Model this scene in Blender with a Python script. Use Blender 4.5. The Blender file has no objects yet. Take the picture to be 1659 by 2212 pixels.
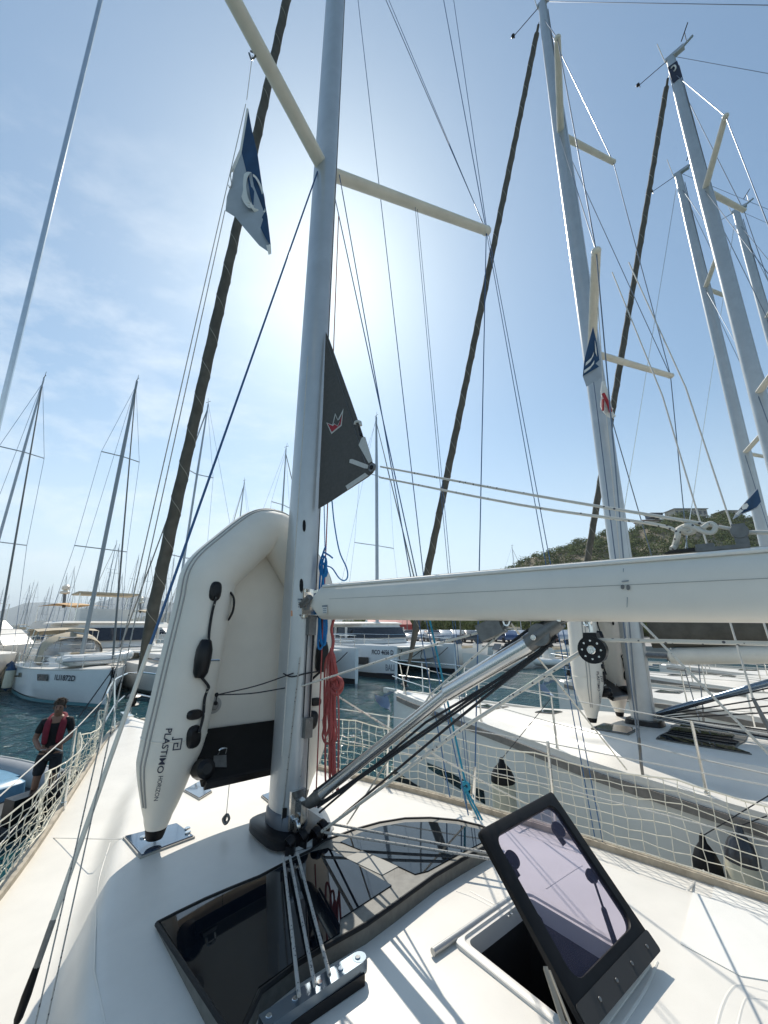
import bpy, bmesh, math, random
from mathutils import Vector, Matrix
from mathutils.bvhtree import BVHTree
from mathutils.geometry import tessellate_polygon
random.seed(11)
C = bpy.context.scene
col = C.collection
V = Vector
PI = math.pi

# ------------------------------------------------------------------ camera, sky, sun, exposure
CAMZ = 3.0
PITCH = math.radians(16.3)
FPX, CX, CY = 835.0, 829.5, 1106.0
cam_d = bpy.data.cameras.new('camera')
cam = bpy.data.objects.new('camera', cam_d); col.objects.link(cam)
cam_d.sensor_fit = 'HORIZONTAL'; cam_d.sensor_width = 36.0
cam_d.lens = 36.0 * FPX / 1659.0
cam_d.clip_start = 0.05; cam_d.clip_end = 12000
cam.location = (0, 0, CAMZ)
cam.rotation_euler = (PI / 2 + PITCH, 0, 0)
C.camera = cam

SUNDIR = V((-0.150, 0.783, 0.880)).normalized()
sun_el = math.asin(SUNDIR.z)
sun_az = math.atan2(SUNDIR.x, SUNDIR.y)
W = bpy.data.worlds.new("World"); C.world = W; W.use_nodes = True
nt = W.node_tree; nt.nodes.clear()
out = nt.nodes.new('ShaderNodeOutputWorld'); bg = nt.nodes.new('ShaderNodeBackground')
sky = nt.nodes.new('ShaderNodeTexSky'); sky.sky_type = 'NISHITA'; sky.sun_disc = False
sky.sun_elevation = sun_el; sky.sun_rotation = sun_az
sky.altitude = 0; sky.air_density = 1.0; sky.dust_density = 0.6; sky.ozone_density = 1.0
tc = nt.nodes.new('ShaderNodeTexCoord')
mp = nt.nodes.new('ShaderNodeMapping'); mp.inputs['Rotation'].default_value = (0.25, 0.45, 0.3); mp.inputs['Scale'].default_value = (1.6, 5.0, 7.5)
nz = nt.nodes.new('ShaderNodeTexNoise'); nz.inputs['Scale'].default_value = 1.6; nz.inputs['Detail'].default_value = 8; nz.inputs['Roughness'].default_value = 0.62
rp = nt.nodes.new('ShaderNodeValToRGB'); rp.color_ramp.elements[0].position = 0.46; rp.color_ramp.elements[1].position = 0.72
rp.color_ramp.elements[0].color = (0, 0, 0, 1); rp.color_ramp.elements[1].color = (0.46, 0.46, 0.46, 1)
# cirrus only in the left (west) of the sky
dotn = nt.nodes.new('ShaderNodeVectorMath'); dotn.operation = 'DOT_PRODUCT'; dotn.inputs[1].default_value = V((-0.60, 0.72, 0.33)).normalized()
mr = nt.nodes.new('ShaderNodeMapRange'); mr.inputs['From Min'].default_value = 0.80; mr.inputs['From Max'].default_value = 0.97
mul = nt.nodes.new('ShaderNodeMath'); mul.operation = 'MULTIPLY'
mixc = nt.nodes.new('ShaderNodeMixRGB'); mixc.inputs['Color2'].default_value = (8.4, 8.8, 9.0, 1)
L = nt.links
L.new(tc.outputs['Generated'], mp.inputs['Vector']); L.new(mp.outputs['Vector'], nz.inputs['Vector'])
gm = nt.nodes.new('ShaderNodeGamma'); gm.inputs['Gamma'].default_value = 0.86
tint = nt.nodes.new('ShaderNodeMixRGB'); tint.blend_type = 'MULTIPLY'; tint.inputs['Fac'].default_value = 1.0; tint.inputs['Color2'].default_value = (1.15, 1.37, 1.39, 1)
L.new(sky.outputs['Color'], gm.inputs['Color']); L.new(gm.outputs['Color'], tint.inputs['Color1'])
sepz = nt.nodes.new('ShaderNodeSeparateXYZ'); L.new(tc.outputs['Generated'], sepz.inputs['Vector'])
mrz = nt.nodes.new('ShaderNodeMapRange'); mrz.interpolation_type = 'SMOOTHSTEP'; mrz.inputs['From Min'].default_value = -0.05; mrz.inputs['From Max'].default_value = 0.50; mrz.inputs['To Min'].default_value = 0.80; mrz.inputs['To Max'].default_value = 0.0
L.new(sepz.outputs['Z'], mrz.inputs['Value'])
hor = nt.nodes.new('ShaderNodeMixRGB'); hor.inputs['Color2'].default_value = (6.6, 7.5, 8.1, 1)
L.new(mrz.outputs['Result'], hor.inputs['Fac']); L.new(tint.outputs['Color'], hor.inputs['Color1'])
L.new(nz.outputs['Fac'], rp.inputs['Fac']); L.new(tc.outputs['Generated'], dotn.inputs[0])
L.new(dotn.outputs['Value'], mr.inputs['Value'])
L.new(rp.outputs['Color'], mul.inputs[0]); L.new(mr.outputs['Result'], mul.inputs[1])
L.new(mul.outputs['Value'], mixc.inputs['Fac']); L.new(hor.outputs['Color'], mixc.inputs['Color1'])
L.new(mixc.outputs['Color'], bg.inputs['Color'])
bg.inputs['Strength'].default_value = 0.10
L.new(bg.outputs['Background'], out.inputs['Surface'])

sun_d = bpy.data.lights.new('sun', 'SUN'); sun_d.energy = 3.7; sun_d.angle = math.radians(0.5); sun_d.color = (1.0, 0.93, 0.82)
sun = bpy.data.objects.new('sun', sun_d); col.objects.link(sun)
sun.rotation_euler = (-SUNDIR).to_track_quat('-Z', 'Y').to_euler()
C.view_settings.view_transform = 'Standard'; C.view_settings.look = 'None'
C.view_settings.exposure = 0.40; C.view_settings.gamma = 1.0

# ------------------------------------------------------------------ projection helpers (1659 x 2212 picture grid)
CP, SP = math.cos(PITCH), math.sin(PITCH)
CAM = V((0, 0, CAMZ))
def ray(x, y):
    a = (x - CX) / FPX; b = (y - CY) / FPX
    return V((a, CP + b * SP, SP - b * CP))
def at(x, y, Y):
    d = ray(x, y); return CAM + d * (Y / d.y)
def onz(x, y, z):
    d = ray(x, y); return CAM + d * ((z - CAMZ) / d.z)
def onpl(x, y, p0, n):
    d = ray(x, y); return CAM + d * ((p0 - CAM).dot(n) / d.dot(n))
def px(p):
    q = p - CAM; d = q.y * CP + q.z * SP; u = -q.y * SP + q.z * CP
    return (CX + FPX * q.x / d, CY - FPX * u / d)

# ------------------------------------------------------------------ materials
MATS = {}
def mat(name, color, rough=0.5, metal=0.0, **k):
    if name in MATS: return MATS[name]
    m = bpy.data.materials.new(name); m.use_nodes = True
    n = m.node_tree; b = n.nodes['Principled BSDF']
    b.inputs['Base Color'].default_value = (*color, 1); b.inputs['Roughness'].default_value = rough
    b.inputs['Metallic'].default_value = metal
    if 'coat' in k: b.inputs['Coat Weight'].default_value = k['coat']; b.inputs['Coat Roughness'].default_value = 0.06
    if 'spec' in k: b.inputs['Specular IOR Level'].default_value = k['spec']
    if 'trans' in k: b.inputs['Transmission Weight'].default_value = k['trans']
    if 'alpha' in k: b.inputs['Alpha'].default_value = k['alpha']
    if 'var' in k or 'bump' in k:
        t = n.nodes.new('ShaderNodeTexCoord'); z = n.nodes.new('ShaderNodeTexNoise')
        z.inputs['Scale'].default_value = k.get('scale', 8.0); z.inputs['Detail'].default_value = k.get('detail', 6.0); z.inputs['Roughness'].default_value = 0.6
        n.links.new(t.outputs['Object'], z.inputs['Vector'])
        if 'var' in k:
            c2 = k.get('color2', tuple(c * (1 - k['var']) for c in color))
            r = n.nodes.new('ShaderNodeValToRGB'); r.color_ramp.elements[0].position = k.get('lo', 0.35); r.color_ramp.elements[1].position = k.get('hi', 0.65)
            r.color_ramp.elements[0].color = (*c2, 1); r.color_ramp.elements[1].color = (*color, 1)
            n.links.new(z.outputs['Fac'], r.inputs['Fac']); n.links.new(r.outputs['Color'], b.inputs['Base Color'])
        if 'bump' in k:
            z2 = n.nodes.new('ShaderNodeTexNoise'); z2.inputs['Scale'].default_value = k.get('bscale', k.get('scale', 8.0)); z2.inputs['Detail'].default_value = 5
            n.links.new(t.outputs['Object'], z2.inputs['Vector'])
            bp = n.nodes.new('ShaderNodeBump'); bp.inputs['Strength'].default_value = k['bump']; bp.inputs['Distance'].default_value = k.get('bdist', 0.01)
            n.links.new(z2.outputs['Fac'], bp.inputs['Height']); n.links.new(bp.outputs['Normal'], b.inputs['Normal'])
    MATS[name] = m
    return m
def fleck_mat(name, base, dark, scale=60, thr=0.22, rough=0.85):
    m = bpy.data.materials.new(name); m.use_nodes = True; n = m.node_tree; b = n.nodes['Principled BSDF']
    t = n.nodes.new('ShaderNodeTexCoord'); v = n.nodes.new('ShaderNodeTexVoronoi'); v.inputs['Scale'].default_value = scale
    r = n.nodes.new('ShaderNodeValToRGB'); r.color_ramp.interpolation = 'CONSTANT'
    r.color_ramp.elements[0].color = (*dark, 1); r.color_ramp.elements[1].color = (*base, 1); r.color_ramp.elements[1].position = thr
    n.links.new(t.outputs['Object'], v.inputs['Vector']); n.links.new(v.outputs['Distance'], r.inputs['Fac']); n.links.new(r.outputs['Color'], b.inputs['Base Color'])
    b.inputs['Roughness'].default_value = rough
    w = n.nodes.new('ShaderNodeTexNoise'); w.inputs['Scale'].default_value = 260
    bp = n.nodes.new('ShaderNodeBump'); bp.inputs['Strength'].default_value = 0.6; bp.inputs['Distance'].default_value = 0.003
    n.links.new(t.outputs['Object'], w.inputs['Vector']); n.links.new(w.outputs['Fac'], bp.inputs['Height']); n.links.new(bp.outputs['Normal'], b.inputs['Normal'])
    MATS[name] = m
    return m

GEL = mat('white gelcoat', (0.755, 0.72, 0.655), 0.36, var=0.10, scale=2.3, detail=10.0, bump=0.12, bscale=220, bdist=0.0015)
GELN = mat('non skid gelcoat', (0.76, 0.745, 0.70), 0.55, var=0.08, scale=2.2, bump=0.5, bscale=420, bdist=0.002)
HULLW = mat('hull paint', (0.80, 0.785, 0.74), 0.25, var=0.06, scale=1.3, coat=0.4)
HULLB = mat('pale hull paint', (0.72, 0.76, 0.78), 0.28, var=0.06, scale=1.3, coat=0.4)
ALU = mat('mast aluminium', (0.52, 0.54, 0.545), 0.32, 0.40, var=0.10, scale=5, bump=0.08, bscale=30)
ALUD = mat('distant mast metal', (0.46, 0.50, 0.54), 0.4, 0.4, var=0.15, scale=2)
BOOM = mat('boom paint', (0.80, 0.755, 0.67), 0.40, 0.0, var=0.06, scale=4, bump=0.05, bscale=20)
VANG = mat('polished tube', (0.70, 0.70, 0.69), 0.22, 0.85, var=0.08, scale=12)
CREAM = mat('cream paint', (0.82, 0.775, 0.67), 0.42, var=0.10, scale=6)
STEEL = mat('stainless steel', (0.72, 0.72, 0.70), 0.16, 1.0, var=0.1, scale=20)
DSTEEL = mat('grey metal fitting', (0.20, 0.20, 0.195), 0.42, 0.6, var=0.25, scale=30)
BLACK = mat('black rubber', (0.008, 0.008, 0.009), 0.5, var=0.4, scale=20, spec=.25)
BLACKP = mat('black plastic', (0.010, 0.010, 0.012), 0.32, var=0.3, scale=12, spec=.3)
PVC = mat('dinghy fabric', (0.80, 0.75, 0.66), 0.50, var=0.09, scale=2.5, bump=0.22, bscale=7, bdist=0.02)
PVCS = mat('dinghy seam fabric', (0.36, 0.35, 0.33), 0.55)
PVCG = mat('grey boat tube', (0.34, 0.35, 0.36), 0.5, var=0.1, scale=3)
GLASS = mat('dark tinted glass', (0.004, 0.007, 0.012), 0.03, 0.0, spec=0.55, var=0.5, scale=1.2)
HGLASS = mat('blue tinted hatch glass', (0.03, 0.07, 0.13), 0.05, 0.0, spec=1.0, coat=1.0, var=0.3, scale=9)
WINB = mat('cabin window glass', (0.02, 0.022, 0.028), 0.08, spec=0.8, var=0.5, scale=1.5)
FRAME = mat('grey window frame', (0.16, 0.155, 0.135), 0.5, var=0.3, scale=26, bump=0.3, bscale=300, bdist=0.002)
SAILB = mat('olive sail cover', (0.120, 0.112, 0.092), 0.85, var=0.35, scale=5, bump=0.7, bscale=14, bdist=0.02)
SAILD = mat('charcoal sailcloth', (0.095, 0.086, 0.075), 0.75, var=0.18, scale=40, bump=0.4, bscale=5, bdist=0.02)
SEAM = mat('pale seam tape', (0.36, 0.34, 0.29), 0.8)
PATCH = mat('white webbing', (0.62, 0.60, 0.55), 0.7, var=0.12, scale=60)
NETM = mat('cream net cord', (0.74, 0.70, 0.58), 0.85, var=0.15, scale=30)
TEAK = mat('weathered teak', (0.46, 0.40, 0.31), 0.7, var=0.35, scale=14, bump=0.3, bscale=60, bdist=0.003)
TEAKG = mat('grey rubbing strake', (0.26, 0.23, 0.20), 0.65, var=0.25, scale=14)
ROPEW = fleck_mat('white flecked rope', (0.66, 0.63, 0.56), (0.10, 0.10, 0.11), 45, 0.20)
ROPEG = fleck_mat('grey flecked rope', (0.42, 0.41, 0.38), (0.08, 0.08, 0.09), 80, 0.26)
ROPEB = fleck_mat('blue rope', (0.012, 0.17, 0.42), (0.02, 0.08, 0.22), 120, 0.2)
ROPET = fleck_mat('teal rope', (0.02, 0.24, 0.36), (0.02, 0.12, 0.2), 120, 0.2)
ROPER = fleck_mat('faded red rope', (0.42, 0.10, 0.09), (0.25, 0.05, 0.05), 120, 0.25)
ROPEK = fleck_mat('black rope with white flecks', (0.02, 0.02, 0.022), (0.6, 0.6, 0.5), 40, 0.16)
ROPED = fleck_mat('dark rope', (0.025, 0.026, 0.03), (0.08, 0.08, 0.09), 120, 0.2)
WIRE = mat('stay wire', (0.16, 0.19, 0.23), 0.35, 0.7)
WIREB = mat('blue stay wire', (0.04, 0.11, 0.24), 0.4, 0.3)
NAVY = mat('navy cloth', (0.02, 0.07, 0.16), 0.8, var=0.25, scale=8)
FLAGW = mat('grey white cloth', (0.42, 0.46, 0.50), 0.85, var=0.12, scale=8)
FLAGC = mat('white cloth', (0.78, 0.77, 0.72), 0.85)
RED = mat('red cloth', (0.42, 0.03, 0.04), 0.75, var=0.2, scale=10)
ORANGE = mat('orange tape', (0.62, 0.30, 0.17), 0.6)
BEIGE = mat('beige canvas', (0.52, 0.44, 0.32), 0.85, var=0.15, scale=3)
INK = mat('dark lettering', (0.015, 0.02, 0.045), 0.5)
INKG = mat('grey lettering', (0.22, 0.25, 0.28), 0.5)
LABEL = mat('sticker paper', (0.72, 0.71, 0.68), 0.5)
SKIN = mat('tanned skin', (0.27, 0.14, 0.09), 0.55, var=0.15, scale=12)
HAIR = mat('brown hair', (0.07, 0.045, 0.03), 0.8, var=0.4, scale=60)
FENDERC = mat('cream fender', (0.60, 0.58, 0.46), 0.45, var=0.15, scale=5)
CONC = mat('quay concrete', (0.38, 0.36, 0.33), 0.85, var=0.25, scale=0.6)
CLEARP = mat('clear plastic window', (0.35, 0.36, 0.36), 0.15, alpha=0.45)
REDSHED = mat('red sheet metal', (0.36, 0.035, 0.03), 0.5, var=0.2, scale=0.8)
WALLP = mat('pale render', (0.50, 0.45, 0.38), 0.85, var=0.15, scale=0.7)
TILE = mat('roof tiles', (0.26, 0.13, 0.09), 0.85, var=0.3, scale=2)
TOPSIDE = mat('teal boot stripe', (0.03, 0.16, 0.20), 0.4)
ANTIF = mat('black antifouling', (0.012, 0.014, 0.018), 0.6)
# hatch lens: violet acrylic
m = bpy.data.materials.new('violet acrylic'); m.use_nodes = True; n = m.node_tree; n.nodes.clear()
o_ = n.nodes.new('ShaderNodeOutputMaterial'); tr = n.nodes.new('ShaderNodeBsdfTransparent'); tr.inputs['Color'].default_value = (0.80, 0.78, 0.86, 1)
gl = n.nodes.new('ShaderNodeBsdfGlossy'); gl.inputs['Roughness'].default_value = 0.05; gl.inputs['Color'].default_value = (0.8, 0.8, 0.85, 1)
fr = n.nodes.new('ShaderNodeLayerWeight'); fr.inputs['Blend'].default_value = 0.12
df = n.nodes.new('ShaderNodeBsdfDiffuse'); df.inputs['Color'].default_value = (0.45, 0.42, 0.6, 1)
mx0 = n.nodes.new('ShaderNodeMixShader'); mx0.inputs['Fac'].default_value = 0.05
mx = n.nodes.new('ShaderNodeMixShader')
n.links.new(tr.outputs[0], mx0.inputs[1]); n.links.new(df.outputs[0], mx0.inputs[2])
n.links.new(fr.outputs['Fresnel'], mx.inputs['Fac']); n.links.new(mx0.outputs[0], mx.inputs[1]); n.links.new(gl.outputs[0], mx.inputs[2]); n.links.new(mx.outputs[0], o_.inputs['Surface'])
ACRYL = m

# ------------------------------------------------------------------ object helpers
MW = {}
def tag(o, label=None, cat=None, group=None, kind=None):
    if label: o['label'] = label
    if cat: o['category'] = cat
    if group: o['group'] = group
    if kind: o['kind'] = kind
    return o
def thing(name, label, cat, loc=(0, 0, 0), rz=0.0, group=None):
    o = bpy.data.objects.new(name, None); col.objects.link(o)
    o.empty_display_size = 0.2
    o.location = loc; o.rotation_euler = (0, 0, rz)
    MW[o.name] = Matrix.Translation(V(loc)) @ Matrix.Rotation(rz, 4, 'Z')
    return tag(o, label, cat, group)
def copy_tree(o, parent=None):
    c = o.copy(); col.objects.link(c); c.parent = parent
    for ch in list(o.children): copy_tree(ch, c)
    return c

def frame_along(t, up=None):
    t = t.normalized()
    u = up if up is not None else (V((0, 0, 1)) if abs(t.z) < 0.95 else V((1, 0, 0)))
    a = t.cross(u).normalized(); b = a.cross(t).normalized()
    return a, b
def catmull(pts, k=6, closed=False):
    pts = [V(p) for p in pts]
    if len(pts) < 3: return pts
    P = [pts[0] * 2 - pts[1]] + pts + [pts[-1] * 2 - pts[-2]]
    o = []
    for i in range(1, len(P) - 2):
        a, b, c, d = P[i - 1], P[i], P[i + 1], P[i + 2]
        for j in range(k):
            t = j / k
            o.append(0.5 * ((2 * b) + (c - a) * t + (2 * a - 5 * b + 4 * c - d) * t * t + (3 * b - a - 3 * c + d) * t ** 3))
    o.append(P[-2]); return o
class MB:
    def __init__(s): s.v = []; s.f = []
    def add(s, vs, fs):
        k = len(s.v); s.v += [V(v) for v in vs]; s.f += [tuple(i + k for i in f) for f in fs]; return s
    def box(s, c, size, M=None):
        c = V(c); hx, hy, hz = size[0] / 2, size[1] / 2, size[2] / 2
        vs = []
        for z in (-hz, hz):
            for x, y in ((-hx, -hy), (hx, -hy), (hx, hy), (-hx, hy)):
                p = V((x, y, z)); p = (M @ p) if M is not None else p; vs.append(c + p)
        return s.add(vs, [(3, 2, 1, 0), (4, 5, 6, 7), (0, 1, 5, 4), (1, 2, 6, 5), (2, 3, 7, 6), (3, 0, 4, 7)])
    def bar(s, a, b, w, h, up=None):
        a = V(a); b = V(b); x, y = frame_along(b - a, up)
        r = []
        for p in (a, b):
            r += [p - x * w / 2 - y * h / 2, p + x * w / 2 - y * h / 2, p + x * w / 2 + y * h / 2, p - x * w / 2 + y * h / 2]
        return s.add(r, [(3, 2, 1, 0), (4, 5, 6, 7), (0, 1, 5, 4), (1, 2, 6, 5), (2, 3, 7, 6), (3, 0, 4, 7)])
    def tube(s, pts, r, n=8, cap=True, ax=None, sq=1.0):
        pts = [V(p) for p in pts]
        if not isinstance(r, (list, tuple)): r = [r] * len(pts)
        rings = []; pa = None
        for i, p in enumerate(pts):
            t = (pts[min(i + 1, len(pts) - 1)] - pts[max(i - 1, 0)])
            if t.length < 1e-9: t = V((0, 0, 1))
            t.normalize()
            if pa is None: a, b = frame_along(t, ax)
            else:
                a = pa - t * pa.dot(t)
                if a.length < 1e-6: a, _ = frame_along(t)
                a.normalize(); b = a.cross(t).normalized()
            pa = a
            rings.append([p + (a * math.cos(2 * PI * k / n) + b * math.sin(2 * PI * k / n) * sq) * r[i] for k in range(n)])
        return s.loft(rings, cap)
    def loft(s, rings, cap=True, closed=True):
        n = len(rings[0]); vs = [p for q in rings for p in q]; fs = []
        for i in range(len(rings) - 1):
            for k in range(n if closed else n - 1):
                a = i * n + k; b = i * n + (k + 1) % n
                fs.append((a, b, b + n, a + n))
        if cap and closed:
            fs.append(tuple(reversed(range(n)))); fs.append(tuple(range((len(rings) - 1) * n, len(rings) * n)))
        return s.add(vs, fs)
    def disc(s, c, nrm, r, h, n=16, sx=1.0, up=None):
        c = V(c); nrm = V(nrm).normalized(); a, b = frame_along(nrm, up)
        rr = [[c + (a * math.cos(2 * PI * k / n) * sx + b * math.sin(2 * PI * k / n)) * r * q + nrm * z for k in range(n)] for z, q in ((0, 1), (h * .7, 1), (h, .86))]
        return s.loft(rr)
    def ball(s, c, r, n=8, sc=(1, 1, 1), M=None):
        c = V(c); vs = []; fs = []
        m = n; k = n // 2 + 1
        for i in range(k + 1):
            th = PI * i / k
            for j in range(m):
                p = V((math.sin(th) * math.cos(2 * PI * j / m) * sc[0], math.sin(th) * math.sin(2 * PI * j / m) * sc[1], math.cos(th) * sc[2])) * r
                if M is not None: p = M @ p
                vs.append(c + p)
        for i in range(k):
            for j in range(m):
                a = i * m + j; b = i * m + (j + 1) % m
                fs.append((a, a + m, b + m, b))
        return s.add(vs, fs)
    def prism(s, poly, off):
        """poly: 3-D outline, off: thickness vector"""
        poly = [V(p) for p in poly]; n = len(poly); off = V(off)
        tri = tessellate_polygon([poly])
        fs = [tuple(t) for t in tri] + [tuple(i + n for i in reversed(t)) for t in tri]
        fs += [(i, (i + 1) % n, (i + 1) % n + n, i + n) for i in range(n)]
        return s.add(poly + [p + off for p in poly], fs)
    def lathe(s, c, axis, prof, n=16):
        c = V(c); axis = V(axis).normalized(); a, b = frame_along(axis)
        return s.loft([[c + axis * z + (a * math.cos(2 * PI * k / n) + b * math.sin(2 * PI * k / n)) * r for k in range(n)] for z, r in prof])
    def build(s, name, material, parent=None, smooth=True, local=False, label=None, auto=38):
        me = bpy.data.meshes.new(name)
        vs = s.v
        if parent is not None and not local:
            inv = MW[parent.name].inverted(); vs = [inv @ p for p in vs]
        me.from_pydata([tuple(p) for p in vs], [], s.f); me.update()
        bm = bmesh.new(); bm.from_mesh(me)
        bmesh.ops.recalc_face_normals(bm, faces=bm.faces)
        for e in bm.edges:
            if len(e.link_faces) == 2 and e.calc_face_angle(0) > math.radians(auto): e.smooth = False
        for f in bm.faces: f.smooth = smooth
        bm.to_mesh(me); bm.free()
        for mm in (material if isinstance(material, (list, tuple)) else [material]): me.materials.append(mm)
        o = bpy.data.objects.new(name, me); col.objects.link(o)
        if parent is not None: o.parent = parent; MW[o.name] = MW[parent.name]
        else: MW[o.name] = Matrix.Identity(4)
        if label: o['label'] = label
        return o
def solo(o, label, cat, group=None):
    """a thing that is one mesh: move its origin to its own centre"""
    me = o.data; c = V((0, 0, 0))
    for v in me.vertices: c += v.co
    c /= max(1, len(me.vertices)); zmin = min(v.co.z for v in me.vertices); c.z = zmin
    me.transform(Matrix.Translation(-c)); o.location = c; MW[o.name] = Matrix.Translation(c)
    return tag(o, label, cat, group)

FONT_CACHE = {}
def text_geo(txt, bold=0.0):
    """returns (verts2d, faces, width) of a text of size 1"""
    key = (txt, bold)
    if key in FONT_CACHE: return FONT_CACHE[key]
    cu = bpy.data.curves.new('lettering', 'FONT'); cu.body = txt; cu.size = 1.0; cu.offset = bold; cu.resolution_u = 3
    ob = bpy.data.objects.new('lettering', cu); col.objects.link(ob)
    bpy.context.view_layer.update()
    me = bpy.data.meshes.new_from_object(ob.evaluated_get(bpy.context.evaluated_depsgraph_get()))
    vs = [(v.co.x, v.co.y) for v in me.vertices]; fs = [tuple(p.vertices) for p in me.polygons]
    bpy.data.objects.remove(ob); bpy.data.meshes.remove(me)
    x0 = min(v[0] for v in vs); x1 = max(v[0] for v in vs); y0 = min(v[1] for v in vs); y1 = max(v[1] for v in vs)
    r = ([(v[0] - x0, v[1] - y0) for v in vs], fs, x1 - x0, y1 - y0)
    FONT_CACHE[key] = r
    return r
def bvh_of(o):
    M = MW[o.name]
    return BVHTree.FromPolygons([M @ v.co for v in o.data.vertices], [tuple(p.vertices) for p in o.data.polygons])
def text_on(bvh, txt, xy0, xy1, h, parent, material=INK, bold=0.01, off=0.012, name='lettering'):
    """letter a hull: xy0 / xy1 are the picture positions of both ends of the baseline, h the letter height"""
    a = bvh.ray_cast(CAM, ray(*xy0).normalized())[0]; b = bvh.ray_cast(CAM, ray(*xy1).normalized())[0]
    if a is None or b is None: print('TEXT MISS', txt, a, b); return None
    vs, fs, w, hh = text_geo(txt, bold)
    u = b - a; wl = u.length; u.normalize(); up = V((0, 0, 1)); up = (up - u * up.dot(u)).normalized()
    mb = MB(); P = []
    for x, y in vs:
        p = a + u * (x / w * wl) + up * (y / hh * h)
        q, nn, _, _ = bvh.find_nearest(p)
        d = (CAM - q).normalized()
        P.append(q + d * off)
    mb.add(P, fs)
    return mb.build(name, material, parent, smooth=False)

# ------------------------------------------------------------------ the yachts: shape functions in boat space (x starboard, y forward, z up from the water)
TH = math.radians(42.45)
M0 = V((-0.62, 2.90, 0))
def lin(tab, x):
    if x <= tab[0][0]: return tab[0][1]
    if x >= tab[-1][0]: return tab[-1][1]
    for i in range(len(tab) - 1):
        if x <= tab[i + 1][0]:
            (x0, y0), (x1, y1) = tab[i], tab[i + 1]
            m0 = (y1 - (tab[i - 1][1] if i else y0)) / (x1 - (tab[i - 1][0] if i else x0))
            m1 = ((tab[i + 2][1] if i + 2 < len(tab) else y1) - y0) / ((tab[i + 2][0] if i + 2 < len(tab) else x1) - x0)
            h = x1 - x0; t = (x - x0) / h
            return (2 * t ** 3 - 3 * t * t + 1) * y0 + (t ** 3 - 2 * t * t + t) * h * m0 + (-2 * t ** 3 + 3 * t * t) * y1 + (t ** 3 - t * t) * h * m1
HB = [(-8.3, 1.80), (-6, 2.0), (-4, 2.05), (-2, 1.95), (0, 1.60), (1.25, 1.18), (3.0, 0.66), (4.0, 0.36), (4.6, 0.12), (4.75, 0.03)]
CW = [(-6.5, 1.25), (-2, 1.28), (-0.4, 1.10), (0.8, 0.80), (1.5, 0.60), (2.1, 0.38), (2.5, 0.2)]
CH = [(-6.5, 0.30), (-3, 0.24), (-1, 0.19), (0.5, 0.17), (1.4, 0.11), (2.1, 0.04), (2.6, 0.0)]
def hb(f): return max(0.02, lin(HB, f))
def zedge(f): return 1.50 + 0.010 * (f + 2) + 0.010 * max(0, f) ** 1.4
def sst(x): x = max(0, min(1, x)); return x * x * (3 - 2 * x)
def zd(s, f):
    b = hb(f); z = zedge(f) + 0.045 * (1 - min(1, (s / b)) ** 2)
    if -6.6 < f < 2.6:
        w = lin(CW, f); z += lin(CH, f) * sst((w - abs(s)) / 0.16 + 0.5)
    return z
def toL(p): 
    q = V(p) - M0; q = Matrix.Rotation(-TH, 3, 'Z') @ V((q.x, q.y, 0)); return V((q.x, q.y, p[2]))
def toW(s, f, z=0.0):
    q = Matrix.Rotation(TH, 3, 'Z') @ V((s, f, 0)); return V((q.x + M0.x, q.y + M0.y, z))
SV = Matrix.Rotation(TH, 3, 'Z') @ V((1, 0, 0)); FV = Matrix.Rotation(TH, 3, 'Z') @ V((0, 1, 0))
def ondeck(x, y, dz=0.0):
    z = 1.7
    for _ in range(12):
        p = onz(x, y, z); l = toL(p); z = zd(l.x, l.y) + dz
    return onz(x, y, z)
BA = math.radians(4.6); BR = Matrix.Rotation(BA, 3, 'Z'); SVB = BR @ SV
def onV(x, y, s=0.0): return onpl(x, y, M0 + SVB * s, SVB)
def onF(x, y, f): return onpl(x, y, toW(0, f), FV)

def rsec(a, b, n=20, e=2.6):
    o = []
    for k in range(n):
        t = 2 * PI * k / n; c, s_ = math.cos(t), math.sin(t)
        o.append((a * math.copysign(abs(c) ** (2 / e), c), b * math.copysign(abs(s_) ** (2 / e), s_)))
    return o

def sheet(poly2, zoff, step=0.12, thick=0.012, zf=zd, uvz=None):
    """a thin plate that follows the deck: poly2 in boat space, returns MB in boat space"""
    bm = bmesh.new()
    vs = [bm.verts.new((p[0], p[1], 0)) for p in poly2]
    f = bm.faces.new(vs)
    xs = [p[0] for p in poly2]; ys = [p[1] for p in poly2]
    for ax, lo, hi in ((0, min(xs), max(xs)), (1, min(ys), max(ys))):
        t = lo + step
        while t < hi - 1e-4:
            co = (t, 0, 0) if ax == 0 else (0, t, 0); no = (1, 0, 0) if ax == 0 else (0, 1, 0)
            bmesh.ops.bisect_plane(bm, geom=bm.verts[:] + bm.edges[:] + bm.faces[:], plane_co=co, plane_no=no); t += step
    bmesh.ops.triangulate(bm, faces=[q for q in bm.faces if len(q.verts) > 4])
    bm.verts.index_update()
    top = [V((v.co.x, v.co.y, zf(v.co.x, v.co.y) + zoff)) for v in bm.verts]
    fs = [tuple(v.index for v in q.verts) for q in bm.faces]
    bd = [(e.verts[0].index, e.verts[1].index) for e in bm.edges if len(e.link_faces) == 1]
    bm.free()
    mb = MB(); n = len(top)
    mb.add(top + [p - V((0, 0, thick)) for p in top], fs + [(a, b, b + n, a + n) for a, b in bd])
    return mb

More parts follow.
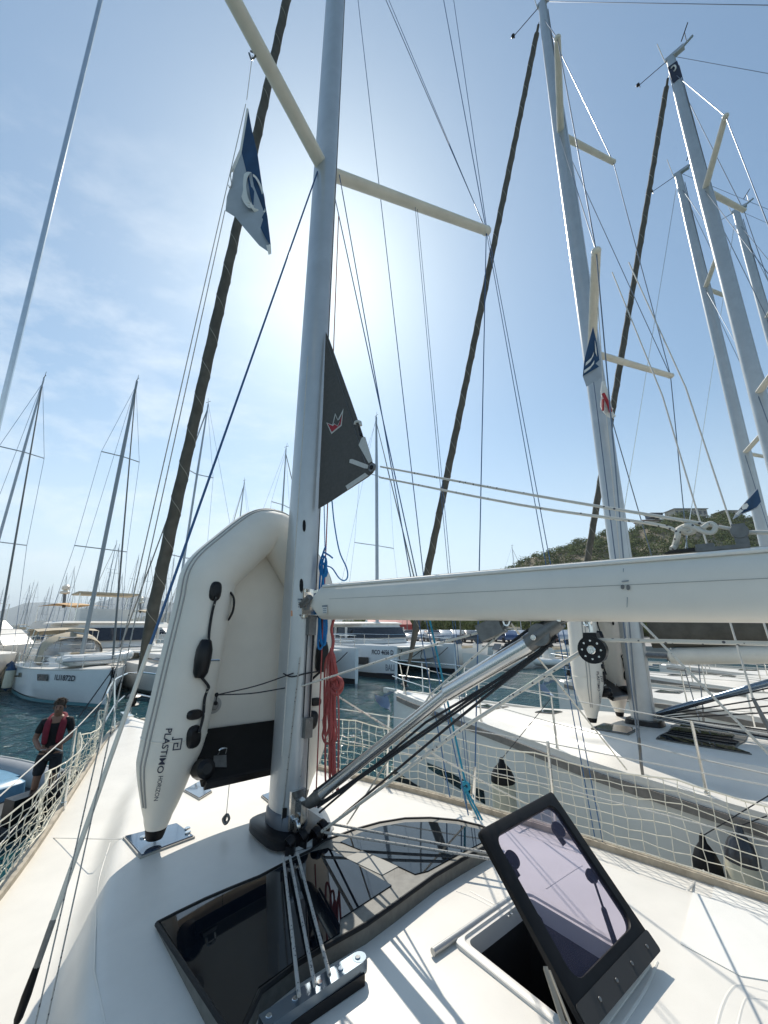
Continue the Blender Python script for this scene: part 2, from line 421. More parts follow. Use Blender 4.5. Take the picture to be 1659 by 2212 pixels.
# hatch (own yacht), boat space
HQ = [V((0.274, 1.96, 0)), V((0.635, 2.255, 0)), V((1.045, 1.96, 0)), V((0.672, 1.68, 0))]
HL = [toL(p) for p in HQ]
hc = sum((V((p.x, p.y, 0)) for p in HL), V((0, 0, 0))) / 4
hu = ((HL[1] - HL[0]) + (HL[2] - HL[3])); hu.z = 0; hu.normalize()
hv = V((hu.y, -hu.x, 0))          # towards the hinge (aft)
HUW, HVW = 0.235, 0.245
def hatch_uv(s, f): q = V((s, f, 0)) - hc; return q.dot(hu), q.dot(hv)

def deck_mesh(hole):
    mb = MB(); fs_ = []; f = -8.3
    while f < 4.74:
        fs_.append(f)
        f += 0.03 if (hole and -3.4 < f < 0.2) else (0.12 if hole else 0.3)
    fs_.append(4.745)
    ns = 96 if hole else 36
    for f in fs_:
        b = hb(f)
        for k in range(ns + 1):
            t = -1 + 2 * k / ns; t = math.copysign(abs(t) ** 0.95, t); s = t * b
            mb.v.append(V((s, f, zd(s, f))))
    n1 = ns + 1
    for i in range(len(fs_) - 1):
        for k in range(ns):
            a = i * n1 + k
            q = (a, a + 1, a + 1 + n1, a + n1)
            if hole:
                c = (mb.v[q[0]] + mb.v[q[2]]) / 2; u, v = hatch_uv(c.x, c.y)
                if abs(u) < HUW + 0.012 and abs(v) < HVW + 0.012: continue
            mb.f.append(q)
    return mb
def hull_mesh():
    mb = MB(); rings = []
    st = [-8.3, -7, -5.5, -4, -2.5, -1, 0.2, 1.4, 2.4, 3.2, 3.9, 4.4, 4.65, 4.75]
    for f in st:
        b = hb(f); z = zedge(f) - 0.004; k = max(0.0, min(1, (4.75 - f) / 4.0)) ** 0.55
        wl = b * (0.55 + 0.37 * k); half = [(b, z), (b * 0.995, z - 0.35), (b * 0.97, 0.75), (b * (0.80 + .12 * k), 0.36), (wl, 0.02), (wl * 0.62, -0.3), (0.01, -0.5)]
        rings.append([V((-x, f, zz)) for x, zz in half] + [V((x, f, zz)) for x, zz in reversed(half[:-1])])
    mb.loft(rings, cap=False, closed=False)
    n = len(rings[0]); mb.f.append(tuple(range(n)))
    return mb
def boot_mesh():
    mb = MB()
    st = [-8.3, -7, -5.5, -4, -2.5, -1, 0.2, 1.4, 2.4, 3.2, 3.9, 4.4, 4.65, 4.755]
    for sg in (-1, 1):
        rings = []
        for f in st:
            b = hb(f); k = max(0.0, min(1, (4.75 - f) / 4.0)) ** 0.55; wl = b * (0.55 + 0.37 * k); up = b * (0.80 + .12 * k)
            def xx(z): return wl + (up - wl) * (z - 0.02) / 0.34
            rings.append([V((sg * (xx(0.21) + 0.006), f, 0.21)), V((sg * (xx(-0.02) + 0.006), f, -0.02)), V((sg * (xx(-0.02) - 0.03), f, -0.02)), V((sg * (xx(0.21) - 0.03), f, 0.21))])
        mb.loft(rings)
    return mb
def rail_mesh(sg, w=0.045, h=0.045, out=0.0, z0=0.0, f0=-8.25, f1=4.6):
    rings = []; f = f0
    while f <= f1 + 1e-6:
        b = hb(f) + out; z = zedge(f) + z0
        rings.append([V((sg * b, f, z - 0.01)), V((sg * b, f, z + h)), V((sg * (b - w), f, z + h)), V((sg * (b - w), f, z - 0.01))])
        f += 0.25
    return MB().loft(rings)

def mast_mesh(z0, z1, a, b, rake=0.0, taper=True):
    sec = rsec(a, b, 28, 2.3); rings = []
    # sail slot on the after face and two flutes
    for z in [z0, z0 + 2, z0 + 5, z0 + 8, z0 + 11, z1 - 2.0, z1]:
        k = 1.0 if z < z1 - 2.1 or not taper else (0.86 if z < z1 - 0.1 else 0.66)
        rings.append([V((x * k, y * k - (z - z0) * rake, z)) for x, y in sec])
    return MB().loft(rings)
def spreader_mesh(p0, p1, r0=0.062, r1=0.05, th=0.42):
    p0 = V(p0); p1 = V(p1); t = (p1 - p0).normalized(); a = t.cross(V((0, 0, 1))).normalized(); b = a.cross(t)
    rings = []
    for k in range(7):
        q = k / 6; r = r0 + (r1 - r0) * q; c = p0.lerp(p1, q)
        rings.append([c + (a * math.cos(2 * PI * j / 14) * r * 1.15 + b * math.sin(2 * PI * j / 14) * r * (th + .28)) for j in range(14)])
    mb = MB().loft(rings)
    mb.ball(p1, r1 * 1.25, 10, (1, 1, 0.8)); return mb
def genoa_mesh(a, b, r0, r1, n=420, seamw=0.005):
    """furled headsail: a lumpy spiral roll, with its edge tape as a raised spiral"""
    a = V(a); b = V(b); d = b - a; Lh = d.length; t = d / Lh; u, w = frame_along(t)
    m = 14; rings = []; rr = []
    for i in range(n + 1):
        q = i / n; r = (r0 + (r1 - r0) * q) * min(1, 0.35 + 12 * q) * (1 if q < 0.985 else 0.5)
        ring = []
        for k in range(m):
            ph = 2 * PI * k / m; lump = 1 + 0.045 * math.cos(ph - q * Lh * 11.0) + 0.035 * math.sin(2 * ph + q * Lh * 1.9) + random.uniform(-.012, .012)
            ring.append(a + t * (q * Lh) + (u * math.cos(ph) + w * math.sin(ph)) * r * lump)
        rings.append(ring); rr.append(r)
    mb = MB().loft(rings)
    sp = MB(); pts = []; nn = int(Lh / 0.03)
    for i in range(nn):
        q = 0.03 + 0.95 * i / nn; ph = q * Lh * 11.0 + .5; r = (r0 + (r1 - r0) * q) * (1 + .045 * math.cos(.5) + .035 * math.sin(2 * ph + q * Lh * 1.9) + .012)
        pts.append(a + t * (q * Lh) + (u * math.cos(ph) + w * math.sin(ph)) * r)
    sp.tube(pts, seamw, 4)
    return mb, sp

# ------------------------------------------------------------------ dinghy stood on its stern (boat space of its own: x across, y away from the viewer's side, z up)
def dax(z): return .5 - .065 * min(1, max(0, (z - .25) / 1.15))
def dinghy(loc, rz, label):
    t = thing('inflatable_dinghy', label, 'dinghy', loc, rz, 'inflatable dinghies stowed upright before the masts')
    def T(mb, name, m, par=None, **k): return mb.build(name, m, par or t, local=True, **k)
    R = 0.192
    half = [(-0.50, 0.07), (-0.50, 0.13), (-0.50, 0.26), (-0.50, 0.42), (-dax(.58), 0.58), (-dax(1.0), 1.0), (-dax(1.4), 1.38), (-0.435, 1.50), (-0.427, 1.57), (-0.385, 1.645), (-0.29, 1.76), (-0.19, 1.88), (-0.11, 1.965), (-0.05, 2.0), (0, 2.008)]
    rad = [0.060, 0.078, 0.125, 0.172, 0.190, R, R, R, R, R, R, 0.19, 0.186, 0.18, 0.176]
    path = half + [(-x, z) for x, z in reversed(half[:-1])]; rads = rad + list(reversed(rad[:-1]))
    pts = []; rs = []
    P3 = [V((x, 0, z)) for x, z in path]; sm = catmull(P3, 5); 
    for i in range(len(sm)):
        q = i / 5; k = min(int(q), len(rads) - 2); rs.append(rads[k] + (rads[k + 1] - rads[k]) * (q - k)); pts.append(sm[i])
    tube = T(MB().tube(pts, rs, 32, ax=V((0, 1, 0))), 'side_tube', PVC)
    # rubbing strakes along the outer edge: two thin ribs
    for off in (-0.016, 0.016):
        rp = []; 
        for i, p in enumerate(pts):
            if rs[i] < 0.10: continue
            tg = (pts[min(i + 1, len(pts) - 1)] - pts[max(i - 1, 0)]).normalized(); o_ = tg.cross(V((0, 1, 0))).normalized()
            o_ = -o_ if o_.dot(p - V((0, 0, 1.0))) < 0 else o_
            rp.append(p + (o_ * math.cos(0.45) - V((0, 1, 0)) * math.sin(0.45 + off * 7)) .normalized() * (rs[i] + 0.001))
        T(MB().tube(rp, 0.006, 6), 'rubbing_strake', PVCS, tube)
    for sx in (-1, 1):
        T(MB().lathe((sx * 0.5, 0, 0.015), (0, 0, 1), [(0, .045), (.02, .052), (.055, .060), (.062, .058)], 20), 'tube_end_cap', BLACK, tube)
        # glued seam rings
        T(MB().lathe((sx * dax(.56), 0, 0.555), (0, 0, 1), [(0, .1875), (.002, .1895), (.006, .1925), (.008, .1905)], 40), 'seam_tape', PVC, tube)
    # inflated floor
    rings = []
    for i in range(15):
        z = 0.40 + (1.86 - 0.40) * i / 14
        hw = 0.36 if z < 1.45 else 0.36 - (z - 1.45) * 0.66
        rings.append([V((x * hw, 0.10 + 0.035 * math.cos(x * PI / 2) * (1 if z < 1.5 else .5) - 0.05 * max(0, z - 1.3) , z)) for x in [k / 8 - 1 for k in range(17)]])
    fl = MB().loft(rings, cap=False, closed=False)
    rings2 = [[p + V((0, 0.06, 0)) for p in r] for r in rings]; fl.loft(rings2, cap=False, closed=False)
    T(fl, 'floor', PVC)
    # transom with its rounded black pads
    M = Matrix.Rotation(math.radians(34), 3, 'X')
    poly = [(-.34, -.24), (-.30, -.26), (.30, -.26), (.34, -.24), (.35, .10), (.30, .14), (-.30, .14), (-.35, .10)]
    tr = T(MB().prism([V((0, -0.02, 0.47)) + M @ V((x, y, 0)) for x, y in poly], M @ V((0, 0, -0.05))), 'transom', BLACK)
    T(MB().box(V((0, -0.02, 0.47)) + M @ V((0, -.262, -0.02)), (.66, .016, .055), M), 'transom_edge', BLACKP, tr)
    for sx in (-1, 1):
        T(MB().lathe(V((sx * .33, -0.13, .372)), (0.0, -1, 0.25), [(-.05, .052), (0, .06), (.08, .055), (.10, .03)], 16), 'transom_pad', BLACKP, tr)
        T(MB().tube(catmull([V((sx * .20 + dx, -.10 + dy, .43 + dz)) for dx, dy, dz in ((-.025, 0, 0), (-.02, -.01, .03), (.02, -.01, .03), (.025, 0, 0))], 5), .006, 6), 'tow_eye', STEEL, tr)
    T(MB().prism([V((0, -0.02, 0.474)) + M @ V((x, y, 0)) for x, y in ((-.27, -.17), (-.19, -.19), (-.17, -.10), (-.25, -.09))], M @ V((0, 0, .003))), 'data_plate', DSTEEL, tr)
    # fittings: each set on the after face of a tube
    def face(x, z, sx, push=0.0, R_=R):
        dx = x - sx * 0.5; dx = max(-R_ * .93, min(R_ * .93, dx)); a = math.asin(dx / R_)
        nn = V((math.sin(a), -math.cos(a), 0)); return V((sx * dax(z), 0, z)) + nn * (R_ + push), nn
    def pad(x, z, sx, w, h, th, name, m, n=18, tilt=0.0):
        c, nn = face(x, z, sx, -0.006); u = V((nn.y * -1, nn.x, 0)).normalized(); v = V((0, 0, 1))
        u, v = (u * math.cos(tilt) + v * math.sin(tilt)), (v * math.cos(tilt) - u * math.sin(tilt))
        rr = []
        for zz, q in ((0, 1), (th * .6, .95), (th, .7)):
            rr.append([c + nn * zz + u * (math.copysign(abs(math.cos(2 * PI * k / n)) ** .75, math.cos(2 * PI * k / n)) * w * q) + v * (math.copysign(abs(math.sin(2 * PI * k / n)) ** .75, math.sin(2 * PI * k / n)) * h * q) for k in range(n)])
        return T(MB().loft(rr), name, m)
    for sx in (-1, 1):
        g1 = (sx * .50 + .00, 1.455); g2 = (sx * .47, .99); g3 = (sx * .405, .86); g4 = (sx * .47 + .005, .60)
        pad(sx * .50, 1.46, sx, .040, .068, .028, 'rope_patch', BLACKP)
        pad(sx * .47, .70, sx, .047, .030, .030, 'valve_cover', BLACKP)
        pad(sx * .445, .575, sx, .046, .066, .030, 'rope_patch', BLACKP, tilt=-.15 * sx)
        # rowlock with pin
        c, nn = face(sx * .50, 1.03, sx, 0.0)
        lock = T(MB().lathe(c + nn * .018 + V((0, 0, -.115)), (0.02, 0, 1), [(0, .030), (.03, .045), (.11, .052), (.17, .050), (.22, .036), (.232, .026)], 14), 'oar_lock', BLACKP)
        T(MB().tube([c + nn * .04 + V((.02, 0, -.01)), c + nn * .045 + V((.10, 0, -.01))], .007, 8), 'lock_pin', STEEL, lock)
        rp = [face(sx * .50, 1.42, sx, .034)[0], face(sx * .50, 1.34, sx, .014)[0], face(sx * .495, 1.22, sx, .012)[0], face(sx * .49, 1.13, sx, .03)[0]]
        T(MB().tube(catmull(rp, 5), .009, 8), 'grab_line', ROPEK)
        rp = [face(sx * .49, .92, sx, .03)[0], face(sx * .43, .86, sx, .02)[0], V((sx * .385, -.175, .83)), V((sx * .395, -.185, .78)), face(sx * .42, .68, sx, .015)[0], face(sx * .44, .60, sx, .034)[0]]
        T(MB().tube(catmull(rp, 5), .009, 8), 'grab_line', ROPEK)
        # carrying handle on the inner face
        T(MB().tube(catmull([V((sx * .315, -.145, 1.47)), V((sx * .29, -.165, 1.42)), V((sx * .285, -.165, 1.34)), V((sx * .305, -.155, 1.27))], 5), [.006] + [.015] * 14 + [.006], 8, sq=.5), 'carry_handle', BLACKP)
    # drain valve on the floor
    vv = T(MB().disc((-.235, .075, .70), (0, -1, 0), .055, .006, 20), 'floor_valve', PVCS); T(MB().disc((-.235, .066, .70), (0, -1, 0), .03, .012, 16), 'valve_cap', DSTEEL, vv)
    # lettering wrapped round the port tube, reading downwards
    def wrap_text(txt, ztop, phi, size_h, length, name, m=INK, bold=.012):
        vs, fs, w, hh = text_geo(txt, bold); P = []
        for x, y in vs:
            z = ztop - x / w * length; an = phi + (y / hh * size_h) / R
            rr = R if z > .56 else R - (.56 - z) * .10
            P.append(V((-dax(z) + math.sin(an) * (rr + .004), -math.cos(an) * (rr + .004), z)))
        return T(MB().add(P, fs), name, m, tube, smooth=False)
    wrap_text('PLASTIMO', .635, -.60, .036, .235, 'lettering')
    wrap_text('HORIZON', .385, -.52, .026, .125, 'lettering')
    # square spiral emblem, built of flat strokes
    P = []; F = []
    def stroke(x0, y0, x1, y1, w=.006):
        d = V((x1 - x0, y1 - y0, 0)); d.normalize(); nn = V((-d.y, d.x, 0)) * w / 2; e = d * w / 2; k = len(P)
        for q in (V((x0, y0, 0)) - e - nn, V((x1, y1, 0)) + e - nn, V((x1, y1, 0)) + e + nn, V((x0, y0, 0)) - e + nn):
            an = -.34 + q.y / R; rr = R + .0045; P.append(V((-dax(.56) + math.sin(an) * rr, -math.cos(an) * rr, .575 - q.x)))
        F.append((k, k + 1, k + 2, k + 3))
    for s_ in ((0, 0, 0, .05), (0, .05, .055, .05), (.055, .05, .055, .012), (.055, .012, .022, .012), (.022, .012, .022, .032), (.022, .032, .040, .032), (0, 0, -.012, 0)): stroke(*s_)
    T(MB().add(P, F), 'emblem', INK, tube, smooth=False)
    return t

# ------------------------------------------------------------------ a whole yacht's hull, deck and rig
def yacht_common(t, own, zmast=18.0, rake=0.0):
    def T(mb, name, m, par=None, **k): return mb.build(name, m, par or t, local=True, **k)
    hull = T(hull_mesh(), 'hull', HULLW)
    T(boot_mesh(), 'boot_stripe', ANTIF, hull)
    deck = T(deck_mesh(own), 'deck', GEL, auto=50)
    for sg in (-1, 1):
        T(rail_mesh(sg, 0.055 if own else .05, 0.040), 'toe_rail', TEAK if own else GEL)
        T(rail_mesh(sg, 0.03, 0.075, out=.030, z0=-.115), 'rubbing_strake', TEAKG if not own else GEL)
    zc = zd(0, 0)
    def mp(z): return V((0, -(z - zc) * rake, z))
    mast = T(mast_mesh(zc, zmast, .100, .145, rake), 'mast', ALU)
    for z, ln in ((7.6, 1.85), (13.2, 1.42)):
        for sg in (-1, 1):
            c = mp(z); T(spreader_mesh(c + V((sg * .07, -.03, -.02)), c + V((sg * ln, -ln * .41, 0.05))), 'spreader', CREAM, mast)
    def tip(z, ln, sg): return mp(z) + V((sg * ln, -ln * .41, 0.05))
    for sg in (-1, 1):
        cp = V((sg * (1.50 if sg > 0 else 1.62), -.35, zd(sg * 1.5, -.35) + .02)); 
        if not own: cp = V((sg * 1.5, -.35, zd(1.5, -.35)))
        r = .0055 if own else .008
        T(MB().tube([cp, tip(7.6, 1.85, sg), tip(13.2, 1.42, sg), mp(zmast - .6)], .0105 if own and sg < 0 else r, 8), 'cap_shroud', (STEEL if sg < 0 else WIREB) if own else WIRE)
        if not (own and sg < 0): T(MB().tube([cp + V((-sg * .05, .02, 0)), mp(7.5) + V((sg * .09, 0, 0))], r, 6), 'lower_shroud', WIREB if own else WIRE)
        T(MB().tube([tip(7.6, 1.85, sg), mp(13.1) + V((sg * .08, 0, 0))], r * .9, 6), 'diagonal_shroud', WIRE)
        T(MB().tube([cp + V((0, 0, -.02)), cp + V((-sg * .0, -.004, .12)), cp.lerp(tip(7.6, 1.85, sg), .055)], [.014, .016, .011], 8), 'turnbuckle', STEEL if own else DSTEEL)
    T(MB().tube([V((0, -8.2, 1.7)), mp(zmast - .05) + V((0, -.1, 0))], .006, 6), 'backstay', WIRE)
    # bow pulpit, stanchions, lifelines
    pul = MB(); hgt = .60
    for sg in (-1, 1):
        a = [V((sg * hb(3.25) * .92, 3.25, zedge(3.25))), V((sg * hb(3.3) * .95, 3.28, zedge(3.3) + hgt)), V((sg * .34, 4.25, zedge(4.2) + hgt + .03)), V((sg * .10, 4.78, zedge(4.6) + hgt + .04))]
        pul.tube(catmull([a[0], a[0].lerp(a[1], .9), a[1] + V((0, .06, .03)), a[2], a[3]], 5), .0125, 8)
        b = V((sg * hb(4.2) * .88, 4.15, zedge(4.2))); pul.tube([b, V((sg * .34, 4.25, zedge(4.2) + hgt + .03))], .0125, 8)
        pul.tube([a[0].lerp(a[1], .5), b.lerp(a[2], .5), V((sg * .10, 4.72, zedge(4.6) + .33))], .010, 8)
    pul.tube([V((-.10, 4.78, zedge(4.6) + hgt + .04)), V((.10, 4.78, zedge(4.6) + hgt + .04))], .0125, 8)
    T(pul, 'pulpit', STEEL)
    sf = [-7.6, -5.9, -4.1, -2.4, -.9, .55, 1.9]
    for sg in (-1, 1):
        for f in sf:
            b = V((sg * (hb(f) - .045), f, zedge(f) + .01)); T(MB().tube([b, b + V((sg * .02, 0, .60))], .0125, 8).tube([b, b + V((0, 0, .05))], .02, 8), 'stanchion', STEEL)
        for hz, rr in ((.60, .0040), (.31, .0035)):
            pts = [V((sg * (hb(f) - .03), f, zedge(f) + hz)) for f in sf] + [V((sg * hb(3.28) * .95, 3.28, zedge(3.3) + hz))]
            T(MB().tube(pts, rr if own else .006, 6), 'lifeline', PATCH)
    # stem fitting, roller and anchor
    T(MB().box((0, 4.86, zedge(4.7) + .03), (.10, .42, .05)).box((0, 5.02, zedge(4.7) - .02), (.05, .14, .06)), 'bow_roller', STEEL)
    if not own:
        an = MB(); z = zedge(4.7)
        an.bar((0, 4.7, z + .04), (0, 5.10, z - .12), .03, .05)
        rr = []
        for y, w_, zz in ((4.86, .02, -.42), (4.98, .14, -.38), (5.10, .20, -.27), (5.16, .19, -.14)):
            rr.append([V((x * w_, y + abs(x) * .05, z + zz + abs(x) * .06)) for x in (-1, -.5, 0, .5, 1)])
        an.loft(rr, cap=False, closed=False)
        T(an, 'anchor', mat('blue grey galvanised anchor', (.16, .22, .30), .45, .5))
    # furled headsail
    if own: a, b = V((0, 4.60, 1.86)), V((0, .75, 18.2))
    else: a, b = V((0, 4.45, 1.80)), V((0, -(zmast - .5 - zc) * rake + .13, zmast - .5))
    g, sp = genoa_mesh(a.lerp(b, .028), a.lerp(b, .995 if not own else .965), .090 if own else .082, .062)
    fs_ = T(g, 'furled_headsail', SAILB)
    T(sp, 'sail_tape', SEAM, fs_)
    T(MB().tube([a - (b - a).normalized() * .12, b], .013, 8), 'forestay', STEEL)
    fd = T(MB().lathe(a.lerp(b, .006), b - a, [(-.10, .03), (-.09, .085), (-.075, .09), (-.07, .045), (.02, .045), (.025, .09), (.04, .085), (.05, .03), (.12, .022)], 18), 'furling_drum', BLACKP)
    return hull, deck, mast, zc, mp

# ================================================================== OWN YACHT
own = thing('sailing_yacht', 'white sailing yacht in the foreground with open hatch, black roof glass and wide pale boom', 'sailing yacht', (M0.x, M0.y, 0), TH, 'sailing yachts moored side by side')
hull, deck, mast, zc, mp = yacht_common(own, True, 18.3, 0.0)
def Tl(mb, name, m, par=None, **k): return mb.build(name, m, par or own, local=True, **k)
def Tw(mb, name, m, par=None, **k): return mb.build(name, m, par or own, **k)
def L2(pts): return [(toL(ondeck(*p)).x, toL(ondeck(*p)).y) for p in pts]

# --- black roof glass: frame plate, two panes, centre strip
full = L2([(337, 2006), (380, 1983), (440, 1953), (500, 1927), (560, 1903), (620, 1870), (670, 1845), (700, 1822), (770, 1797), (820, 1784), (875, 1777), (930, 1779), (990, 1789), (1040, 1806), (1078, 1828), (1062, 1852), (1000, 1888), (940, 1925), (850, 1995), (790, 2040), (700, 2092), (640, 2130), (560, 2195), (520, 2290), (505, 2330)])
paneL = L2([(345, 2006), (384, 1987), (443, 1958), (503, 1932), (563, 1908), (622, 1875), (672, 1850), (708, 1842), (760, 1880), (846, 1946), (790, 1985), (734, 2024), (733, 2060), (640, 2122), (555, 2188), (515, 2288), (505, 2320)])
paneR = L2([(735, 1828), (778, 1808), (822, 1795), (875, 1788), (930, 1790), (985, 1799), (1032, 1814), (1066, 1832), (1050, 1846), (990, 1878), (925, 1915), (897, 1921), (830, 1880), (780, 1852)])
FMX = max(p[1] for p in full)
def zg(s, f): return zd(s, f) + max(0, FMX - f) * .070
fr_ = Tl(sheet(full, .012, thick=.11, zf=zg), 'roof_window', FRAME)
def inset(poly, k):
    c = sum((V((p[0], p[1], 0)) for p in poly), V((0, 0, 0))) / len(poly)
    return [((p[0] - c.x) * k + c.x, (p[1] - c.y) * k + c.y) for p in poly]
Tl(sheet(paneL, .017, thick=.012, zf=zg), 'pane', GLASS, fr_)
Tl(sheet(paneR, .017, thick=.012, zf=zg), 'pane', GLASS, fr_)
loop = [V((p[0], p[1], zg(*p) + .012)) for p in full] 
Tl(MB().tube(loop + [loop[0]], .009, 6), 'window_seal', BLACK, fr_)
cs = L2([(745, 1868), (790, 1850), (870, 1893), (825, 1918)])
Tl(sheet(cs, .0155, thick=.01, zf=zg), 'centre_panel', mat('grey centre panel', (.27, .265, .24), .6), fr_)
ml = MB()
for k in range(6):
    a = L2([(852 + k * 6, 1930 - k * 3.5), (808 + k * 6 + 44, 1905 - k * 3.5 - 14)])
    ml.add(sheet([a[0], (a[0][0] + .004, a[0][1] + .004), (a[1][0] + .004, a[1][1] + .004), a[1]], .0165, step=2, zf=zg).v, sheet([a[0], (a[0][0] + .004, a[0][1] + .004), (a[1][0] + .004, a[1][1] + .004), a[1]], .0165, step=2, zf=zg).f)
Tl(ml, 'vent_lines', INK, fr_)

# --- coachroof moulding ridges, non-skid panels
def ridge(pts, r, name='moulding_and_shadow_rib', m=GEL, k=5, sink=.35):
    P = [ondeck(*p) + V((0, 0, -r * sink)) for p in pts]
    return Tw(MB().tube(catmull(P, k), r, 8), name, m)
ridge([(1659, 2142), (1600, 2128), (1578, 2140), (1560, 2175), (1545, 2230)], .009, sink=.75)
ridge([(1690, 2168), (1622, 2156), (1606, 2168), (1590, 2230)], .006, sink=.7)
ridge([(1180, 1920), (1240, 1880), (1258, 1870)], .004)
ridge([(1420, 2078), (1395, 2135), (1345, 2212), (1325, 2240)], .006)
ridge([(1372, 2062), (1500, 1905), (1520, 1880)], .006)
ridge([(1015, 1925), (1108, 1975)], .004)
ridge([(1100, 1980), (1030, 1942), (985, 1925)], .004)
for a in ([(204, 2096), (208, 1990), (214, 1900), (238, 1820)], [(204, 2096), (228, 2212), (236, 2260)]): ridge(a, .003, sink=.2)
ridge([(115, 1810), (260, 1812), (330, 1800)], .0025, sink=.1)  # low rib drawn where a stanchion throws its thin shadow line
for ns in ([(1470, 2040), (1545, 1900), (1650, 1935), (1720, 1960), (1720, 2130), (1600, 2110)],):
    Tl(sheet(L2(ns), .0035, thick=.006), 'non_skid_panel', GELN)

# --- grab rail beside the hatch
gr = [ondeck(935, 2068), ondeck(990, 2030), ondeck(1060, 1980), ondeck(1112, 1945)]
Tw(MB().tube([p + V((0, 0, .016)) for p in gr], .013, 10).tube([p + V((.02, .025, .012)) for p in gr], .009, 10), 'grab_rail', mat('satin aluminium channel', (.50, .49, .46), .35, .6))

# --- the big deck hatch: frame, well, lid
zh = zd(hc.x, hc.y)
def HP(u, v, z): q = hc + hu * u + hv * v; return V((q.x, q.y, zh + z))
def rrect(u0, v0, r, z, n=6):
    o = []
    for cu, cv, a0 in ((u0 - r, v0 - r, 0), (-u0 + r, v0 - r, 90), (-u0 + r, -v0 + r, 180), (u0 - r, -v0 + r, 270)):
        for k in range(n + 1):
            a = math.radians(a0 + 90 * k / n); o.append(HP(cu + math.cos(a) * r, cv + math.sin(a) * r, z))
    return o
fm = MB(); fm.loft([rrect(.268, .278, .04, -.02), rrect(.266, .276, .04, .010), rrect(.258, .268, .038, .015), rrect(.238, .248, .034, .015), rrect(.234, .244, .034, .006), rrect(.222, .232, .030, .005), rrect(.218, .228, .030, -.06)], cap=False)
hf = Tl(fm, 'hatch_frame', GEL)
wl = MB(); wl.loft([rrect(.219, .229, .045, -.055), rrect(.215, .225, .045, -.35), rrect(.6, .6, .05, -.36), rrect(.6, .6, .05, -1.3)], cap=False); wl.f.append(tuple(range(len(wl.v) - 28, len(wl.v))))
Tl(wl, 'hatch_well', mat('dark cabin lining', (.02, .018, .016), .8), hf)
# lid plane from hinge edge to its raised edge
Ha = HP(-.27, .285, .045); Hb = HP(.27, .285, .045)
T2w = CAM + ray(1032, 1797) * 1.63; T1w = CAM + ray(1190, 1712) * 1.86
Hbw = V((Hb.x, Hb.y, Hb.z)); 
hA = onpl(1268, 2236, toW(Ha.x, Ha.y, Ha.z), V((0, 0, 1))); hB = onpl(1421, 2056, toW(Hb.x, Hb.y, Hb.z), V((0, 0, 1)))
LN = (hB - hA).cross(T2w - hA).normalized()
T1w = onpl(1190, 1712, hA, LN)
if LN.dot(CAM - hA) < 0: LN = -LN
def lidp(u, v, w=0.0): # u 0..1 along hinge, v 0..1 up
    return hA.lerp(hB, u).lerp(T2w.lerp(T1w, u), v) + LN * w
def rr4(u0, u1, v0, v1, r, w, n=5, asp=1.0):
    o = []
    for cu, cv, a0 in ((u1 - r, v1 - r * asp, 0), (u0 + r, v1 - r * asp, 90), (u0 + r, v0 + r * asp, 180), (u1 - r, v0 + r * asp, 270)):
        for k in range(n + 1):
            a = math.radians(a0 + 90 * k / n); o.append(lidp(cu + math.cos(a) * r, cv + math.sin(a) * r * asp, w))
    return o
lm = MB(); lm.loft([rr4(.0, 1, .0, 1, .03, -.012), rr4(0, 1, 0, 1, .03, .010), rr4(.01, .99, .01, .99, .03, .014), rr4(.105, .915, .15, .925, .08, .014), rr4(.11, .91, .155, .92, .08, .008), rr4(.11, .91, .155, .92, .08, -.012), rr4(0, 1, 0, 1, .03, -.012)], cap=False)
lid = Tw(lm, 'hatch_lid', BLACK)
Tw(MB().loft([rr4(.09, .93, .135, .94, .08, -.002), rr4(.09, .93, .135, .94, .08, .004)]), 'lens', ACRYL, lid)
Tw(MB().loft([rr4(.0, 1.0, -.005, .10, .02, .014), rr4(0.0, 1.0, -.005, .10, .02, .018)]), 'hinge_band', mat('dark seal band', (.03, .03, .03), .7), lid)
for k_ in (.2, .42, .64, .88): Tw(MB().disc(lidp(k_, .05, .02), LN, .006, .003, 10), 'rivet', DSTEEL, lid)
def lid_at(x, y, w=0.0): return onpl(x, y, hA + LN * w, LN)
for (x, y), tl in (((1108, 1855), 0), ((1208, 1790), 1)):
    c = lid_at(x, y, -.012); mb = MB(); mb.disc(c, -LN, .032, .022, 18); up = (T2w - hA).normalized(); rt = (hB - hA).normalized()
    mb.bar(c - LN * .03 + rt * .01, c - LN * .035 + rt * .035 + up * .035, .018, .012); mb.bar(c - LN * .03 + up * .01, c - LN * .035 - up * .05 + rt * .01, .02, .014)
    Tw(mb, 'latch', BLACK, lid)
for (x, y) in ((1280, 1890), (1162, 1990)):
    c = lid_at(x, y, -.012); Tw(MB().disc(c, -LN, .026, .02, 8), 'strut_bracket', BLACK, lid)
s0 = lid_at(1284, 1905, -.03); s1 = lid_at(1345, 2085, -.10)
Tw(MB().tube([s0, s0.lerp(s1, .35)], .005, 8).tube([s0.lerp(s1, .33), s0.lerp(s1, .36), s1], [.008, .011, .011], 10), 'gas_strut', BLACKP, lid)
s0 = onpl(1178, 2090, hA + LN * .03, LN); s1 = onpl(1225, 2235, hA + LN * .06, LN)
Tw(MB().bar(s0, s1, .014, .010).tube([s0 + V((.012, 0, -.01)), s1 + V((.02, 0, 0))], .006, 8), 'support_arm', mat('grey brown arm', (.20, .19, .16), .5, .4), lid)

